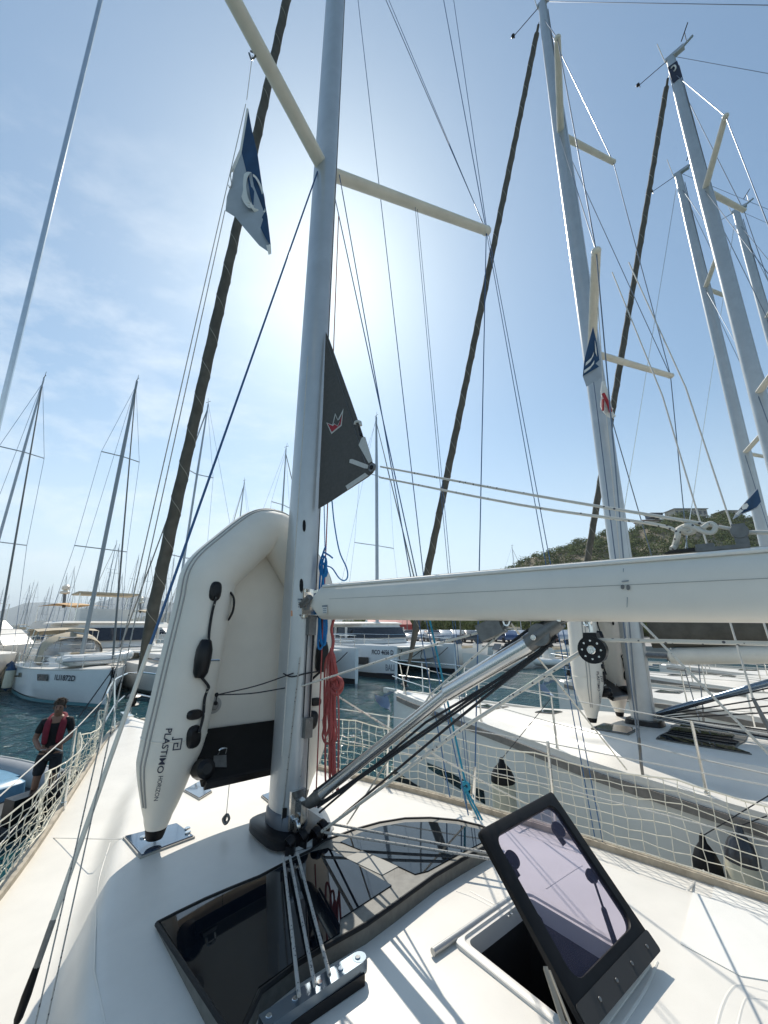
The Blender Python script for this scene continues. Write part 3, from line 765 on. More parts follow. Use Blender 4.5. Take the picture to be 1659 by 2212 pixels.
# --- flush mirror hatches on the deck
for i, q in enumerate(([(270, 1812), (380, 1784), (416, 1811), (305, 1853)], [(566, 1722), (606, 1708), (632, 1726), (590, 1742)], [(398, 1710), (430, 1692), (456, 1712), (430, 1728)])):
    p2 = L2(q)
    h_ = Tl(sheet(inset(p2, 1.07), .010, thick=.02), 'deck_hatch', mat('grey hatch rim', (.35, .34, .31), .5))
    Tl(sheet(p2, .016, thick=.012), 'pane', HGLASS, h_)
    if i == 0:
        for c in ((308, 1816), (405, 1806), (404, 1797)):
            Tw(MB().disc(ondeck(*c) + V((0, 0, .016)), (0, 0, 1), .018, .008, 14), 'hatch_knob', STEEL, h_)

# --- mast foot: plinth, collar, blocks
pl = L2([(572, 1800), (585, 1745), (620, 1728), (700, 1748), (722, 1790), (690, 1826), (630, 1842)])
b0 = [V((p[0], p[1], zc + .004)) for p in pl]; b1 = [V((p[0] * .8, p[1] * .8, zc + .045)) for p in pl]
Tl(MB().loft([b0, b1]), 'mast_plinth', GEL, auto=20)
Tl(MB().loft([[V((x, y - .01, z)) for x, y in rsec(a, b, 24, 4)] for z, a, b in ((zc + .02, .19, .22), (zc + .062, .19, .22), (zc + .068, .175, .205))]), 'mast_foot', BLACKP)
Tl(MB().loft([[V((x, y, z)) for x, y in rsec(a, b, 24, 2.3)] for z, a, b in ((zc + .06, .114, .158), (zc + .13, .112, .157), (zc + .145, .102, .147))]), 'mast_collar', mat('dark blue grey casting', (.10, .12, .15), .4, .5))
def onmast(x, y, grow=0.0):
    d = ray(x, y); R2 = Matrix.Rotation(-TH, 3, 'Z'); o = R2 @ (CAM - M0); dd = R2 @ d; a, b = .100 + grow, .145 + grow
    A = (dd.x / a) ** 2 + (dd.y / b) ** 2; B = 2 * (o.x * dd.x / a ** 2 + o.y * dd.y / b ** 2); Cc = (o.x / a) ** 2 + (o.y / b) ** 2 - 1
    D = B * B - 4 * A * Cc; t = (-B - math.sqrt(D)) / (2 * A) if D > 0 else -B / (2 * A)
    return CAM + d * t
def mpatch(poly, name, m, th=.004, grow=.004, par=None):
    P = [onmast(x, y, grow) for x, y in poly]; c = sum(P, V()) / len(P); nn = (CAM - c); nn.z = 0; nn.normalize()
    return Tw(MB().prism(P, nn * th), name, m, par or mast)
def oval(cx, cy, w, h, n=12, tilt=0.0):
    return [(cx + w * math.cos(a) + tilt * math.sin(a) * h, cy + h * math.copysign(abs(math.sin(a)) ** .7, math.sin(a))) for a in [2 * PI * k / n for k in range(n)]]
mpatch(oval(657, 1136, 3.6, 13), 'halyard_slot', BLACK)
mpatch(oval(651, 1265, 4.2, 15), 'halyard_slot', BLACK)
mpatch([(643, 1294), (659, 1294), (659, 1317), (641, 1317)], 'sticker', LABEL)
mpatch([(643, 1293), (659, 1293), (659, 1297), (643, 1297)], 'sticker_heading', INKG, th=.006)
for k in range(3): mpatch([(644, 1300 + k * 5), (658, 1300 + k * 5), (658, 1302 + k * 5), (644, 1302 + k * 5)], 'sticker_line', INKG, th=.006)
mpatch([(628, 1319), (660, 1319), (660, 1331), (628, 1331)], 'warning_tape', ORANGE, grow=.005)
# aft luff groove seen as dark line, side conduits and tracks
for xo, w, mm, z0, z1 in ((.055, .007, BLACK, 1.9, 18), (.080, .008, PATCH, 1.9, 18), (-.092, .006, PATCH, 2.2, 5.2)):
    y_ = -.145 * math.sqrt(max(0, 1 - (xo / .100) ** 2)) - .002
    Tl(MB().tube([V((xo, y_, z0)), V((xo, y_, z1))], w, 6), 'mast_track', mm, mast)
for f_, r_ in ((.118, .010), (.09, .006)):
    Tl(MB().tube([V((-.045 - (.03 if f_ < .1 else 0), f_, 1.95)), V((-.045 - (.03 if f_ < .1 else 0), f_, 18.0))], r_, 6), 'mast_moulding', ALU, mast)
# gooseneck and plates
gk = onV(676, 1304)
gz = toL(gk).z
gb = MB()
gb.box((0.0, -.152, gz), (.12, .014, .20)); gb.box((-.045, -.165, gz + .085), (.015, .06, .02)).box((-.045, -.165, gz - .085), (.015, .06, .02))
gb.box((.045, -.165, gz + .085), (.015, .06, .02)).box((.045, -.165, gz - .085), (.015, .06, .02))
go = Tl(gb, 'gooseneck', STEEL)
gd = MB()
for k in range(4): gd.disc((-.062, -.130, gz + (-.08 + .053 * k)), (-1, 0, 0), .006, .004, 8)
Tl(gd, 'bolts', DSTEEL, go)
tg = MB(); tg.tube([V((-.07, -.15, gz - .01)), V((-.07, -.26, gz + .035))], .020, 10); tg.disc((-.07, -.19, gz), (-1, 0, 0), .03, .012).disc((-.07, -.235, gz + .02), (-1, 0, 0), .032, .012)
Tl(tg, 'toggle', DSTEEL, go)
for (y0, y1, x0, x1) in ((1329, 1372, 659, 684), (1551, 1594, 650, 676)):
    P = onmast((x0 + x1) / 2, (y0 + y1) / 2); zt = onmast(x0, y0).z; zb = onmast(x0, y1).z; l = toL(P)
    rr = MB(); M = Matrix.Rotation(math.radians(0), 3, 'Z')
    rr.box((l.x - .012, l.y - .01, (zt + zb) / 2), (.055, .07, zt - zb))
    o = Tl(rr, 'rope_exit_plate', DSTEEL, mast)
    Tw(MB().disc(onmast(x1 - 8, y0 + 8, .03), V((-.3, -1, 0)), .009, .012, 10).disc(onmast(x1 - 8, y1 - 12, .03), V((-.3, -1, 0)), .009, .012, 10), 'bolts', STEEL, mast)
# vang bracket
vb = onV(655, 1745); vz = toL(vb).z
Tl(MB().box((-.02, -.155, vz), (.10, .02, .20)).box((.0, -.17, vz - .01), (.04, .06, .12)).disc((-.035, -.19, vz - .07), (-1, 0, 0), .038, .02, 16), 'vang_bracket', STEEL)

def Tb(mb, name, m, par=None, **k):
    mb.v = [BR @ V((v.x, v.y, v.z + .010 + .014 * v.y)) for v in mb.v]
    return Tl(mb, name, m, par, **k)
# --- boom with end casting
bz0, bz1 = 3.030, 3.250; f0, f1 = -.235, -5.3
sec = rsec(.075, .11, 32, 3.0); rings = []
for f, k in ((f0 - .0, .42), (f0 - .03, .62), (f0 - .075, 1.0), (-1.5, 1.0), (-3, 1.0), (f1, 1.0)):
    rings.append([V((x, f, (bz0 + bz1) / 2 + .012 * (-(f) / 5) * 0 + z * k)) for x, z in sec])
bo = Tb(MB().loft(rings), 'boom', BOOM)
Tb(MB().tube([V((-.0765, f0 - .2, 3.158)), V((-.0765, f1, 3.158))], .0006, 4), 'boom_groove', DSTEEL, bo)
Tb(MB().box((0, -2.6, bz1 + .004), (.028, 4.6, .018)), 'boom_track', PATCH, bo)
Tb(MB().tube([V((-.052, f0 - .10, bz1 - .004)), V((-.056, f1, bz1 - .004))], .0085, 8), 'boom_lit_edge', mat('white lit edge', (.82, .80, .75), .5), bo)  # added white tube, draws the bright sunlit strip along the boom's top
def bp_(x, y, par=.079): return onpl(x, y, M0 - SVB * par, SVB)
def bpatch(poly, name, m, par=.0775, th=.003): return Tw(MB().prism([bp_(x, y, par) for x, y in poly], -SVB * th), name, m, bo)
bpatch([(697, 1308), (707, 1307), (707, 1325), (698, 1325)], 'sticker', LABEL); bpatch([(697, 1308), (707, 1307), (707, 1311), (697, 1311)], 'sticker_heading', INKG, th=.005)
for k in range(3): bpatch([(699, 1314 + k * 4), (706, 1314 + k * 4), (706, 1315.5 + k * 4), (699, 1315.5 + k * 4)], 'sticker_line', INKG, th=.005)
bpatch(oval(1345, 1268, 4, 5), 'worn_rivet', DSTEEL, th=.002); bpatch(oval(1357, 1269, 4, 6), 'worn_rivet', DSTEEL, th=.002)
for q in ([(1343, 1255), (1358, 1253), (1358, 1256), (1343, 1257)], [(1354.5, 1290), (1356, 1290), (1355, 1312), (1354, 1312)], [(1346, 1228), (1347.5, 1228), (1347, 1236), (1346, 1236)]): bpatch(q, 'scuff_mark', INKG, th=.0015)
# outhaul car and sheave on the boom
zt = bz1 + .012
c0 = onV(1535, 1178).copy(); lf = (BR.inverted() @ toL(c0)).y
car = Tb(MB().box((0, lf - .02, zt + .006), (.05, .15, .012)).box((0, lf + .015, zt + .018), (.03, .05, .016)), 'outhaul_car', DSTEEL, bo)
lf2 = (BR.inverted() @ toL(onV(1598, 1150))).y
Tb(MB().box((-.018, lf2, zt + .042), (.005, .034, .075)).box((.018, lf2, zt + .042), (.005, .034, .075)).disc((-.025, lf2, zt + .055), (1, 0, 0), .023, .05, 18), 'outhaul_sheave', DSTEEL, bo)
lf3 = (BR.inverted() @ toL(onV(1455, 1182))).y
Tb(MB().prism([V((-.03, lf3 + .03, zt + .002)), V((-.03, lf3 + .01, zt + .012)), V((-.03, lf3 - .06, zt + .014)), V((-.03, lf3 - .06, zt + .002))], V((.06, 0, 0))), 'track_stop', BLACKP, bo)

# --- rigid vang: two tubes, nose fitting, top block, black purchase lines
va = onV(672, 1732); vm = onV(965, 1497); vt = onV(1150, 1385); vd = (vt - va).normalized()
vg = Tw(MB().tube([va + vd * .06, vm + vd * .06], .0285, 20), 'boom_vang', VANG)
Tw(MB().tube([vm, vm + vd * .004, vt - vd * .03, vt], [.033, .0375, .0375, .035], 22), 'vang_sleeve', VANG, vg)
Tw(MB().tube([va - vd * .05, va - vd * .02, va + vd * .05, va + vd * .12], [.014, .03, .038, .030], 14), 'vang_nose', DSTEEL, vg)
Tw(MB().tube([vt - vd * .02, vt + vd * .06, vt + vd * .15], [.037, .036, .03], 16).disc(vt + vd * .05 - SVB * .03, SVB, .045, .06, 18).bar(vt + vd * .10, vt + vd * .22, .05, .03), 'vang_head', DSTEEL, vg)
Tw(MB().disc(vt + vd * .03 - SVB * .045, -SVB, .012, .006, 12).disc(vt + vd * .16 - SVB * .035, -SVB, .010, .006, 12), 'vang_pins', STEEL, vg)
vu = SVB.cross(vd); vu = vu if vu.z > 0 else -vu
for off, r in ((.046, .0065), (-.045, .0060), (-.058, .0055)):
    Tw(MB().tube([va + vd * .05 + vu * off * .8, vt + vu * off, vt + vd * .10 + vu * off * .7], r, 8), 'vang_line', ROPED, vg)
# fitting under the boom (grey jib block), its shackle
def block(c, nrm, r, th, name, m, par, hanger=None):
    mb = MB(); nrm = V(nrm).normalized()
    mb.disc(V(c) - nrm * th / 2, nrm, r, th, 20, sx=.85); o = Tw(mb, name, m, par)
    return o
gbx = onV(1062, 1358); 
Tw(MB().bar(onV(1038, 1369), onV(1085, 1347), .05, .075).tube(catmull([onV(1085, 1347), onV(1093, 1341), onV(1096, 1352), onV(1088, 1358)], 4), .006, 6), 'lead_block', DSTEEL, bo)
for x in (1095, 1200, 1268): Tw(MB().tube(catmull([onV(x - 8, 1340), onV(x - 4, 1350), onV(x + 4, 1350), onV(x + 8, 1340)], 4), .007, 6), 'boom_eye', STEEL, bo)
# black ratchet block
bc = onV(1282, 1403); rb = MB()
rb.disc(bc - SVB * .025, SVB, .050, .05, 26).prism([bc - SVB * .024 + SVB.cross(V((0, 0, 1))) * a + V((0, 0, b)) for a, b in ((-.035, 0), (-.022, .062), (.022, .062), (.035, 0))], SVB * .048)
rbo = Tw(rb, 'ratchet_block', BLACKP, bo)
hub = MB(); hub.disc(bc - SVB * .026, -SVB, .016, .008, 16)
for k in range(8):
    a = 2 * PI * k / 8; hub.disc(bc - SVB * .026 + SVB.cross(V((0, 0, 1))) * math.cos(a) * .033 + V((0, 0, 1)) * math.sin(a) * .033, -SVB, .0045, .003, 8)
Tw(hub, 'block_hub', STEEL, bo)
Tw(MB().tube([bc + V((0, 0, .06)), onV(1275, 1352), onV(1270, 1342)], .008, 8), 'block_shackle', STEEL, bo)

# --- metal line organiser across the roof and its bolts
ta = ondeck(565, 2222, .05); tb = ondeck(776, 2080, .05)
og = Tw(MB().bar(ta, tb, .055, .035).disc(tb - V((0, 0, .02)), (0, 0, 1), .030, .038, 16), 'line_organiser', mat('blue grey anodised metal', (.16, .20, .24), .3, .8))
for k in (.06, .30, .55, .78, .98): Tw(MB().disc(ta.lerp(tb, k) + V((0, 0, .017)), (0, 0, 1), .010, .005, 14), 'bolt', STEEL, og)
Tw(MB().bar(ondeck(590, 2232, .02), ondeck(780, 2106, .02), .05, .035), 'organiser_foot', BLACKP, og)
# pad eye next to the mast, bolt on the roof
pe = ondeck(586, 1775); Tw(MB().box(pe, (.10, .03, .012), Matrix.Rotation(TH, 3, 'Z')).tube(catmull([pe + SV * -.03, pe + SV * -.026 + V((0, 0, .05)), pe + SV * .026 + V((0, 0, .05)), pe + SV * .03], 6), .006, 8), 'pad_eye', STEEL)
# deck organiser blocks by the mast foot
for i, (x, y, r) in enumerate(((700, 1790, .045), (686, 1803, .040), (655, 1808, .035), (628, 1822, .03))):
    c = ondeck(x, y, .05); Tw(MB().disc(c - SV * .02, V((SV.x, SV.y, .5)), r, .04, 18).box(c - V((0, 0, .03)), (.05, .05, .05)), 'turning_block', BLACKP)
for x, y in ((607, 1765), (622, 1772)):
    c = onmast(x + 8, y); Tw(MB().box(c, (.025, .03, .10)), 'rope_clutch', BLACK)

# --- clew of the in-mast mainsail (sail stays with the mast)
def sailp(x, y): return onV(x, y)
outl = [(704, 718), (712, 735), (735, 800), (760, 870), (778, 922), (792, 965), (810, 1012), (806, 1021), (796, 1030), (750, 1060), (715, 1083), (688, 1099), (690, 1040), (694, 960), (698, 880), (701, 800)]
bm_ = MB(); P = [sailp(*p) for p in outl]; bm_.prism([p - SVB * .002 for p in P], SVB * .004)
sail = Tw(bm_, 'furled_mainsail', SAILD)
Tw(MB().tube([sailp(706, 735) - SVB * .004, sailp(760, 905) - SVB * .004, sailp(793, 1010) - SVB * .004], .0022, 4), 'leech_seam', DSTEEL, sail)
def spatch(poly, name, m, th=.003, off=.004): return Tw(MB().prism([sailp(*p) - SVB * off for p in poly], -SVB * th), name, m, sail)
spatch([(776, 962), (782, 948), (786, 946), (790, 962), (804, 998), (797, 1002)][0:1] + [(783, 946), (790, 944), (806, 996), (798, 1001)], 'clew_strap', PATCH)
spatch([(757, 993), (762, 992), (797, 1005), (795, 1013), (788, 1012), (756, 1000)], 'clew_strap', PATCH)
spatch([(748, 1050), (790, 1022), (797, 1028), (752, 1058)], 'clew_strap', PATCH)
Tw(MB().disc(sailp(806, 1011) - SVB * .004, -SVB, .032, .012, 18), 'clew_ring', DSTEEL, sail)
Tw(MB().disc(sailp(806, 1011) - SVB * .016, -SVB, .016, .006, 14), 'clew_hole', BLACK, sail)
Tw(MB().tube(catmull([sailp(768, 918) - SVB * .006, sailp(770, 912) - SVB * .006, sailp(779, 912) - SVB * .006, sailp(781, 920) - SVB * .006], 4), .010, 8), 'leech_pocket', PATCH, sail)
Tw(MB().disc(sailp(781, 939) - SVB * .004, -SVB, .012, .01, 12).tube([sailp(776, 922) - SVB * .008, sailp(779, 938) - SVB * .008], .003, 6), 'leech_cleat', BLACKP, sail)
crown = [(706, 913), (719, 918), (725, 893), (731, 907), (743, 883), (739, 920), (717, 938)]
spatch(crown, 'crown_emblem', PATCH, th=.001)
cc = V((sum(p[0] for p in crown) / 7, sum(p[1] for p in crown) / 7, 0))
spatch([(708.5, 915), (720.5, 921), (724, 917), (731, 922), (738, 903), (740.5, 895), (737, 918), (718, 934)], 'crown_emblem_red', RED, th=.001, off=.0055)
spatch([(726, 898), (730.5, 909), (734, 907), (741, 893), (737, 906), (730, 920), (723, 915), (721, 918)], 'crown_emblem_dark', SAILD, th=.001, off=.0058)

# ------------------------------------------------------------------ safety nets
def net(name, bot, top, rows, cols, r, jit, label, sag=.03):
    """bot/top: functions q -> world point"""
    G = []
    for j in range(rows + 1):
        v = j / rows; row = []
        for i in range(cols + 1):
            q = i / cols; b = bot(q); t = top(q)
            p = b.lerp(t, v) + V((0, 0, -sag * math.sin(v * PI) * abs(math.sin(q * 9))))
            k = jit * (0.3 if j in (0, rows) else 1)
            p += V((random.uniform(-k, k), random.uniform(-k, k), random.uniform(-k, k))); row.append(p)
        G.append(row)
    mb = MB()
    for j in range(rows + 1): mb.tube(G[j], r * (1.9 if j in (0, rows) else 1), 4)
    for i in range(cols + 1): mb.tube([G[j][i] for j in range(rows + 1)], r, 4)
    for j in range(1, rows):
        for i in range(1, cols): mb.ball(G[j][i], r * 1.7, 4)
    return solo(mb.build(name, NETM), label, 'net', 'safety nets along the guard rails')
def sb(q): f = -3.4 + 5.2 * q; p = toW(hb(f) - .03, f, zedge(f) + .05); return p
def stp(q): f = -3.4 + 5.2 * q; p = toW(hb(f) - .03 + .02 * math.sin(q * 23), f, zedge(f) + .52 - .03 * abs(math.sin(q * 19))); return p
net('safety_net', sb, stp, 7, 64, .0028, .009, 'cream square mesh net along the right hand rail between deck and open water')
def pb(q): f = -.9 + 4.3 * q; return toW(-(hb(f) - .03), f, zedge(f) + .05 + .05 * abs(math.sin(q * 17)))
def ptp(q): f = -.9 + 4.3 * q; return toW(-(hb(f) - .03) + .05 * math.sin(q * 31), f, zedge(f) + .56 - .10 * abs(math.sin(q * 13)) - .10 * q)
net('safety_net', pb, ptp, 10, 70, .0030, .014, 'tangled cream net sagging along the left rail in front of the person', sag=.06)

# ------------------------------------------------------------------ lines of the own yacht
def rope(name, pts, r, m, label, k=0, cat='rope', n=8, group=None, grav=0.0):
    P = [V(p) for p in pts]
    if grav and len(P) == 2:
        a, b = P; P = [a.lerp(b, i / 16) + V((0, 0, -grav * 4 * (i / 16) * (1 - i / 16))) for i in range(17)]
    if k: P = catmull(P, k)
    return solo(MB().tube(P, r, n).build(name, m), label, cat, group)
# clew outhaul lines
rope('outhaul_line', [onV(822, 1008), onV(1120, 1064), onV(1498, 1128), onV(1600, 1147)], .0062, ROPEW, 'upper white flecked rope from the charcoal sail corner to the boom sheave', k=4)
rope('outhaul_line', [onV(1600, 1150), onV(1680, 1150)], .0070, ROPEW, 'short white rope leaving the boom sheave at the right edge')
rope('outhaul_line', [onV(820, 1031), onV(1120, 1090), onV(1400, 1130), onV(1462, 1146), onV(1505, 1140), onV(1525, 1148)], .0062, ROPEW, 'lower white flecked rope from the sail corner to the knot on the boom', k=4)
kn = MB(); kp = [(1462, 1146), (1474, 1138), (1492, 1136), (1500, 1146), (1482, 1150), (1468, 1144), (1464, 1160), (1456, 1178), (1452, 1186)]
kn.tube(catmull([onV(x, y) + SV * (.01 * math.sin(i * 2)) for i, (x, y) in enumerate(kp)], 5), .010, 8)
kn.tube(catmull([onV(x, y) - SV * .015 for x, y in ((1500, 1140), (1522, 1150), (1540, 1152), (1547, 1140), (1536, 1132), (1520, 1142))], 5), .008, 8)
solo(kn.build('knotted_line', ROPEW), 'thick bowline knot of white rope above the right part of the boom', 'rope')
# sheet through the ratchet block
rope('mainsheet', [onV(1287, 1382), onV(1480, 1386), onV(1690, 1391)], .0072, ROPEW, 'white rope with black flecks running right from the black round block')
rope('mainsheet', [onV(1268, 1400), onV(1000, 1572), ondeck(690, 1800, .06)], .0085, ROPEW, 'thick white flecked rope slanting from the black round block to the mast foot')
rope('control_line', [onV(1086, 1352), onV(870, 1412), onmast(652, 1482)], .0055, ROPEW, 'slim white line from the grey block under the boom to the mast')
rope('control_line', [onV(1092, 1360), onV(930, 1500), ondeck(750, 1780, .02)], .0050, ROPEW, 'slim white line from the grey block down to the deck behind the metal tube')
rope('control_line', [toW(.25, -.05, 2.55), ondeck(1175, 1755, .02)], .0060, ROPEW, 'white line from the red coil down through the net to the right rail', grav=.03)
rope('control_line', [onV(1100, 1342), toW(1.6, -1.5, 2.1)], .0045, ROPEW, 'thin white line under the boom running down to the right rail')
rope('vang_purchase_line', [onV(1180, 1400), onV(980, 1560), ondeck(705, 1790, .05)], .0062, ROPED, 'dark rope running below the metal tube to the mast foot')
rope('vang_purchase_line', [onV(1165, 1415), onV(920, 1560), onV(690, 1755)], .0058, ROPED, 'second dark rope closer under the metal tube')
for i, (a, b, lab) in enumerate((((612, 1850), (646, 2150), 'leftmost of the three ropes crossing the black roof glass'), ((626, 1850), (680, 2128), 'middle one of the three ropes crossing the black roof glass'), ((642, 1842), (712, 2106), 'rightmost of the three ropes crossing the black roof glass'))):
    rope('halyard_tail', [ondeck(*a, .06), ondeck(*b, .085)], .0070, ROPEG, lab)
for i, (a, b, lab) in enumerate((((705, 1778), (1085, 1848), 'upper grey rope across the right roof glass to the open hatch'), ((700, 1798), (1090, 1860), 'lower grey rope across the right roof glass to the open hatch'))):
    rope('halyard_tail', [ondeck(*a, .08), ondeck(*b, .085)], .0070, ROPEG, lab)
# lines running down the mast
for i, (a, b, r, m, lab) in enumerate(((( 648, 1420), (608, 1775), .0045, ROPEG, 'thin flecked line close along the left face of the mast'), ((684, 1330), (638, 1790), .0050, ROPEG, 'flecked line slanting down the mast below the boom'),
        ((664, 1372), (655, 1550), .0045, ROPED, 'dark line inside the mast recess below the grey plate'), ((676, 1372), (668, 1552), .0045, ROPED, 'second dark line on the mast between the grey plates'))):
    rope('halyard', [onmast(*a, .012), onmast(*b, .012)], r, m, lab)
rope('pink_line', [toW(.10, -.14, 6.9), toW(.105, -.16, 3.6), toW(.11, -.16, 1.9)], .0045, ROPER, 'thin faded red line straight down beside the mast')
# blue line with its coil
q = [(693, 1180), (697, 1183)]
c0 = onV(700, 1190, .05)
bl = MB()
def pl_(pts, s=.05): return [onV(x, y, s + .01 * math.sin(i * 1.7)) for i, (x, y) in enumerate(pts)]
bl.tube(catmull(pl_([(703, 1182), (698, 1195), (690, 1225), (698, 1250), (693, 1300), (690, 1335), (687, 1390), (692, 1402), (699, 1385), (700, 1330), (698, 1260), (705, 1225), (703, 1205), (694, 1202)]), 6), .0072, 8)
bl.tube(catmull(pl_([(700, 1200), (692, 1240), (690, 1300), (694, 1380), (703, 1388), (704, 1320), (697, 1240), (694, 1205)]), 6), .0068, 8)
bl.tube(catmull(pl_([(704, 1205), (696, 1260), (689, 1320), (690, 1370), (697, 1392), (706, 1360), (703, 1300)]), 6), .0068, 8)
bl.tube(catmull(pl_([(697, 1215), (706, 1230), (703, 1245), (692, 1235), (696, 1218)]), 6), .008, 8)
bl.tube(catmull(pl_([(700, 1193), (712, 1200), (718, 1205)]), 6), .0065, 8)
solo(bl.build('coiled_rope', ROPEB), 'bright blue rope hung in a coil on the mast above and below the boom', 'rope')
rope('slack_line', [onV(717, 1080, .02), onV(722, 1130, .1), onV(733, 1190, .1), onV(748, 1225, .1), onV(751, 1245, .1), onV(744, 1254, .1), onV(732, 1248, .1), onV(718, 1228, .1), onV(705, 1222, .08)], .0048, ROPEB, 'blue line dropping in a loose loop above the boom', k=5)
rope('slack_line', [onV(700, 1085, .02), onV(702, 1182, .06)], .0035, ROPEB, 'short blue line straight up from the blue coil')
# faded red coil
rc = MB()
def pr(pts, s=.14): return [onV(x, y, s + .018 * math.sin(i * 2.1 + x)) for i, (x, y) in enumerate(pts)]
rc.tube(catmull(pr([(722, 1335), (716, 1360), (720, 1385), (716, 1420), (722, 1445), (716, 1470), (727, 1462), (738, 1475), (730, 1490), (718, 1480)]), 5), .0105, 8)
random.seed(5)
for k in range(7):
    x0 = 704 + k * 3.4; dx = random.uniform(-5, 5); yb = (1590, 1700, 1560, 1708, 1680, 1600, 1712)[k]
    rc.tube(catmull(pr([(715, 1400), (x0 + 4, 1430 + k * 4), (x0 + dx, 1480), (x0 + dx * .4 - 4, 1540), (x0 - 6 + k * 1.2, yb - 30), (x0 - 1 + k, yb), (x0 + 6, yb - 20), (x0 + 5 - dx * .5, 1540), (x0 + 4, 1470)]), 5), .0062, 8)
rc.tube(catmull(pr([(712, 1410), (702, 1440), (700, 1560), (697, 1590), (705, 1606), (716, 1590), (718, 1500), (724, 1430), (716, 1402)]), 5), .007, 8)
rc.tube(catmull(pr([(728, 1462), (738, 1470), (739, 1486), (729, 1500), (718, 1494), (714, 1478), (722, 1465)]), 6), .011, 8)
rc.tube(catmull(pr([(730, 1462), (735, 1475), (728, 1488), (722, 1476)]), 6), .009, 8)
solo(rc.build('coiled_rope', ROPER), 'faded red rope hung in long loops behind the mast below the boom', 'rope')
rope('teal_line', [toW(-.05, .35, 17.5), onpl(915, 1245, toW(1.2, 0), SV), ], .0045, WIREB, 'blue halyard high up right of the mast, ending at the boom top')
rope('teal_line', [onpl(928, 1338, toW(1.2, 0), SV), onpl(1000, 1668, toW(1.45, 0), SV), onpl(1007, 1695, toW(1.45, 0), SV)], .0085, ROPET, 'teal rope hanging below the boom to a knot over the right net')
kt = MB(); kk = [(1000, 1690), (1010, 1692), (1014, 1702), (1004, 1706), (998, 1698), (1008, 1690)]
kt.tube(catmull([onpl(x, y, toW(1.45, 0), SV) for x, y in kk], 5), .011, 8)
kt.tube(catmull([onpl(x, y, toW(1.45, 0), SV) for x, y in ((1005, 1700), (1012, 1725), (1030, 1760), (1036, 1775))], 5), .008, 8).tube(catmull([onpl(x, y, toW(1.45, 0), SV) for x, y in ((1005, 1700), (1020, 1730), (1042, 1772))], 5), .008, 8).tube(catmull([onpl(x, y, toW(1.45, 0), SV) for x, y in ((1003, 1700), (1004, 1722), (1007, 1735))], 5), .009, 8)
solo(kt.build('knotted_line', ROPET), 'teal knot with three tails tied to the right rail', 'rope')
# thin stays and halyards against the sky (second picture point gives the line)
tipS = toW(1.85, -.76, 7.62)
cpS = toW(1.50, -.35, 1.62)
rope('halyard', [onpl(840, 0, toW(1.0, 0), SV), tipS], .0045, WIREB, 'long slanting blue line meeting the end of the right cream spreader', cat='rigging line')
rope('halyard', [onpl(980, 0, toW(1.6, 0), SV), tipS + SV * .02], .0045, WIREB, 'steeper blue line meeting the end of the right cream spreader', cat='rigging line')
fh = toW(1.85, -.76, 7.6).lerp(toW(0, 0, 7.55), .48)
for d_, lab in ((.0, 'left strand of the thin flag halyard under the right cream spreader'), (.035, 'right strand of the thin flag halyard under the right cream spreader')):
    rope('flag_halyard', [fh + SV * d_, toW(1.50 + d_, -.30, 1.70)], .0028, WIREB, lab, cat='rigging line')
for d_, lab in ((0, 'left of two thin lines from the right spreader tip down behind the boom'), (.05, 'right of two thin lines from the right spreader tip down behind the boom')):
    rope('runner_line', [tipS + SV * d_, toW(hb(-1.15) - .02, -1.15 - d_, zedge(-1.15) + .04)], .0040, WIREB, lab, cat='rigging line')
rope('halyard', [toW(.10, -.12, 7.5), toW(1.45, -.15, 1.62)], .0050, WIREB, 'blue wire from the mast down right towards the rail beyond the boom', cat='rigging line')
tipP = toW(-1.85, -.76, 7.6)
fp = at(545, 120, 2.04)
rope('flag_halyard', [fp, at(533, 215, 2.06)], .0028, PATCH, 'white string above the blue and grey flag', cat='rigging line')
solo(MB().tube(catmull([fp + V((-.02, 0, .06)), fp + V((.03, 0, .02)), fp + V((0, 0, -.05)), fp + V((-.03, 0, .03))], 5), .008, 6).build('shackle', DSTEEL), 'small dark shackle under the left cream spreader', 'shackle')
rope('flag_halyard', [at(531, 225, 2.05), ondeck(68, 2250, .03)], .0028, ROPEG, 'left of the two thin grey halyards running down from the flag to the left deck', cat='rigging line')
rope('flag_halyard', [at(486, 455, 2.05), ondeck(92, 2250, .03)], .0028, ROPEG, 'right of the two thin grey halyards running down from the flag to the left deck', cat='rigging line')
# covered lower shroud on the port side
a = ondeck(32, 2222, .02); b = toW(-.10, -.02, 7.45)
sh = thing('covered_shroud', 'thick wire stay in a cream plastic sleeve rising from the left deck to the mast', 'shroud', tuple(a))
def S(q): return a.lerp(b, q)
Tw(MB().tube([S(0), b], .0075, 8), 'wire', WIREB, sh)
def Qy(y):
    lo, hi = 0.0, 1.0
    for _ in range(40):
        m_ = (lo + hi) / 2
        if px(S(m_))[1] > y: lo = m_
        else: hi = m_
    return S(lo)
Tw(MB().tube([Qy(1985), Qy(1700), Qy(1395), Qy(1392)], .0105, 10), 'sleeve', CREAM, sh)
Tw(MB().tube([Qy(2140), Qy(2120), Qy(1990), Qy(1984)], [.008, .0115, .0115, .009], 10), 'lower_sleeve', mat('grey sleeve', (.30, .28, .25), .6, var=.3, scale=20), sh)
Tw(MB().tube([Qy(2210), Qy(2200), Qy(2150), Qy(2090), Qy(2080)], [.010, .014, .016, .012, .009], 12), 'turnbuckle_boot', BLACK, sh)
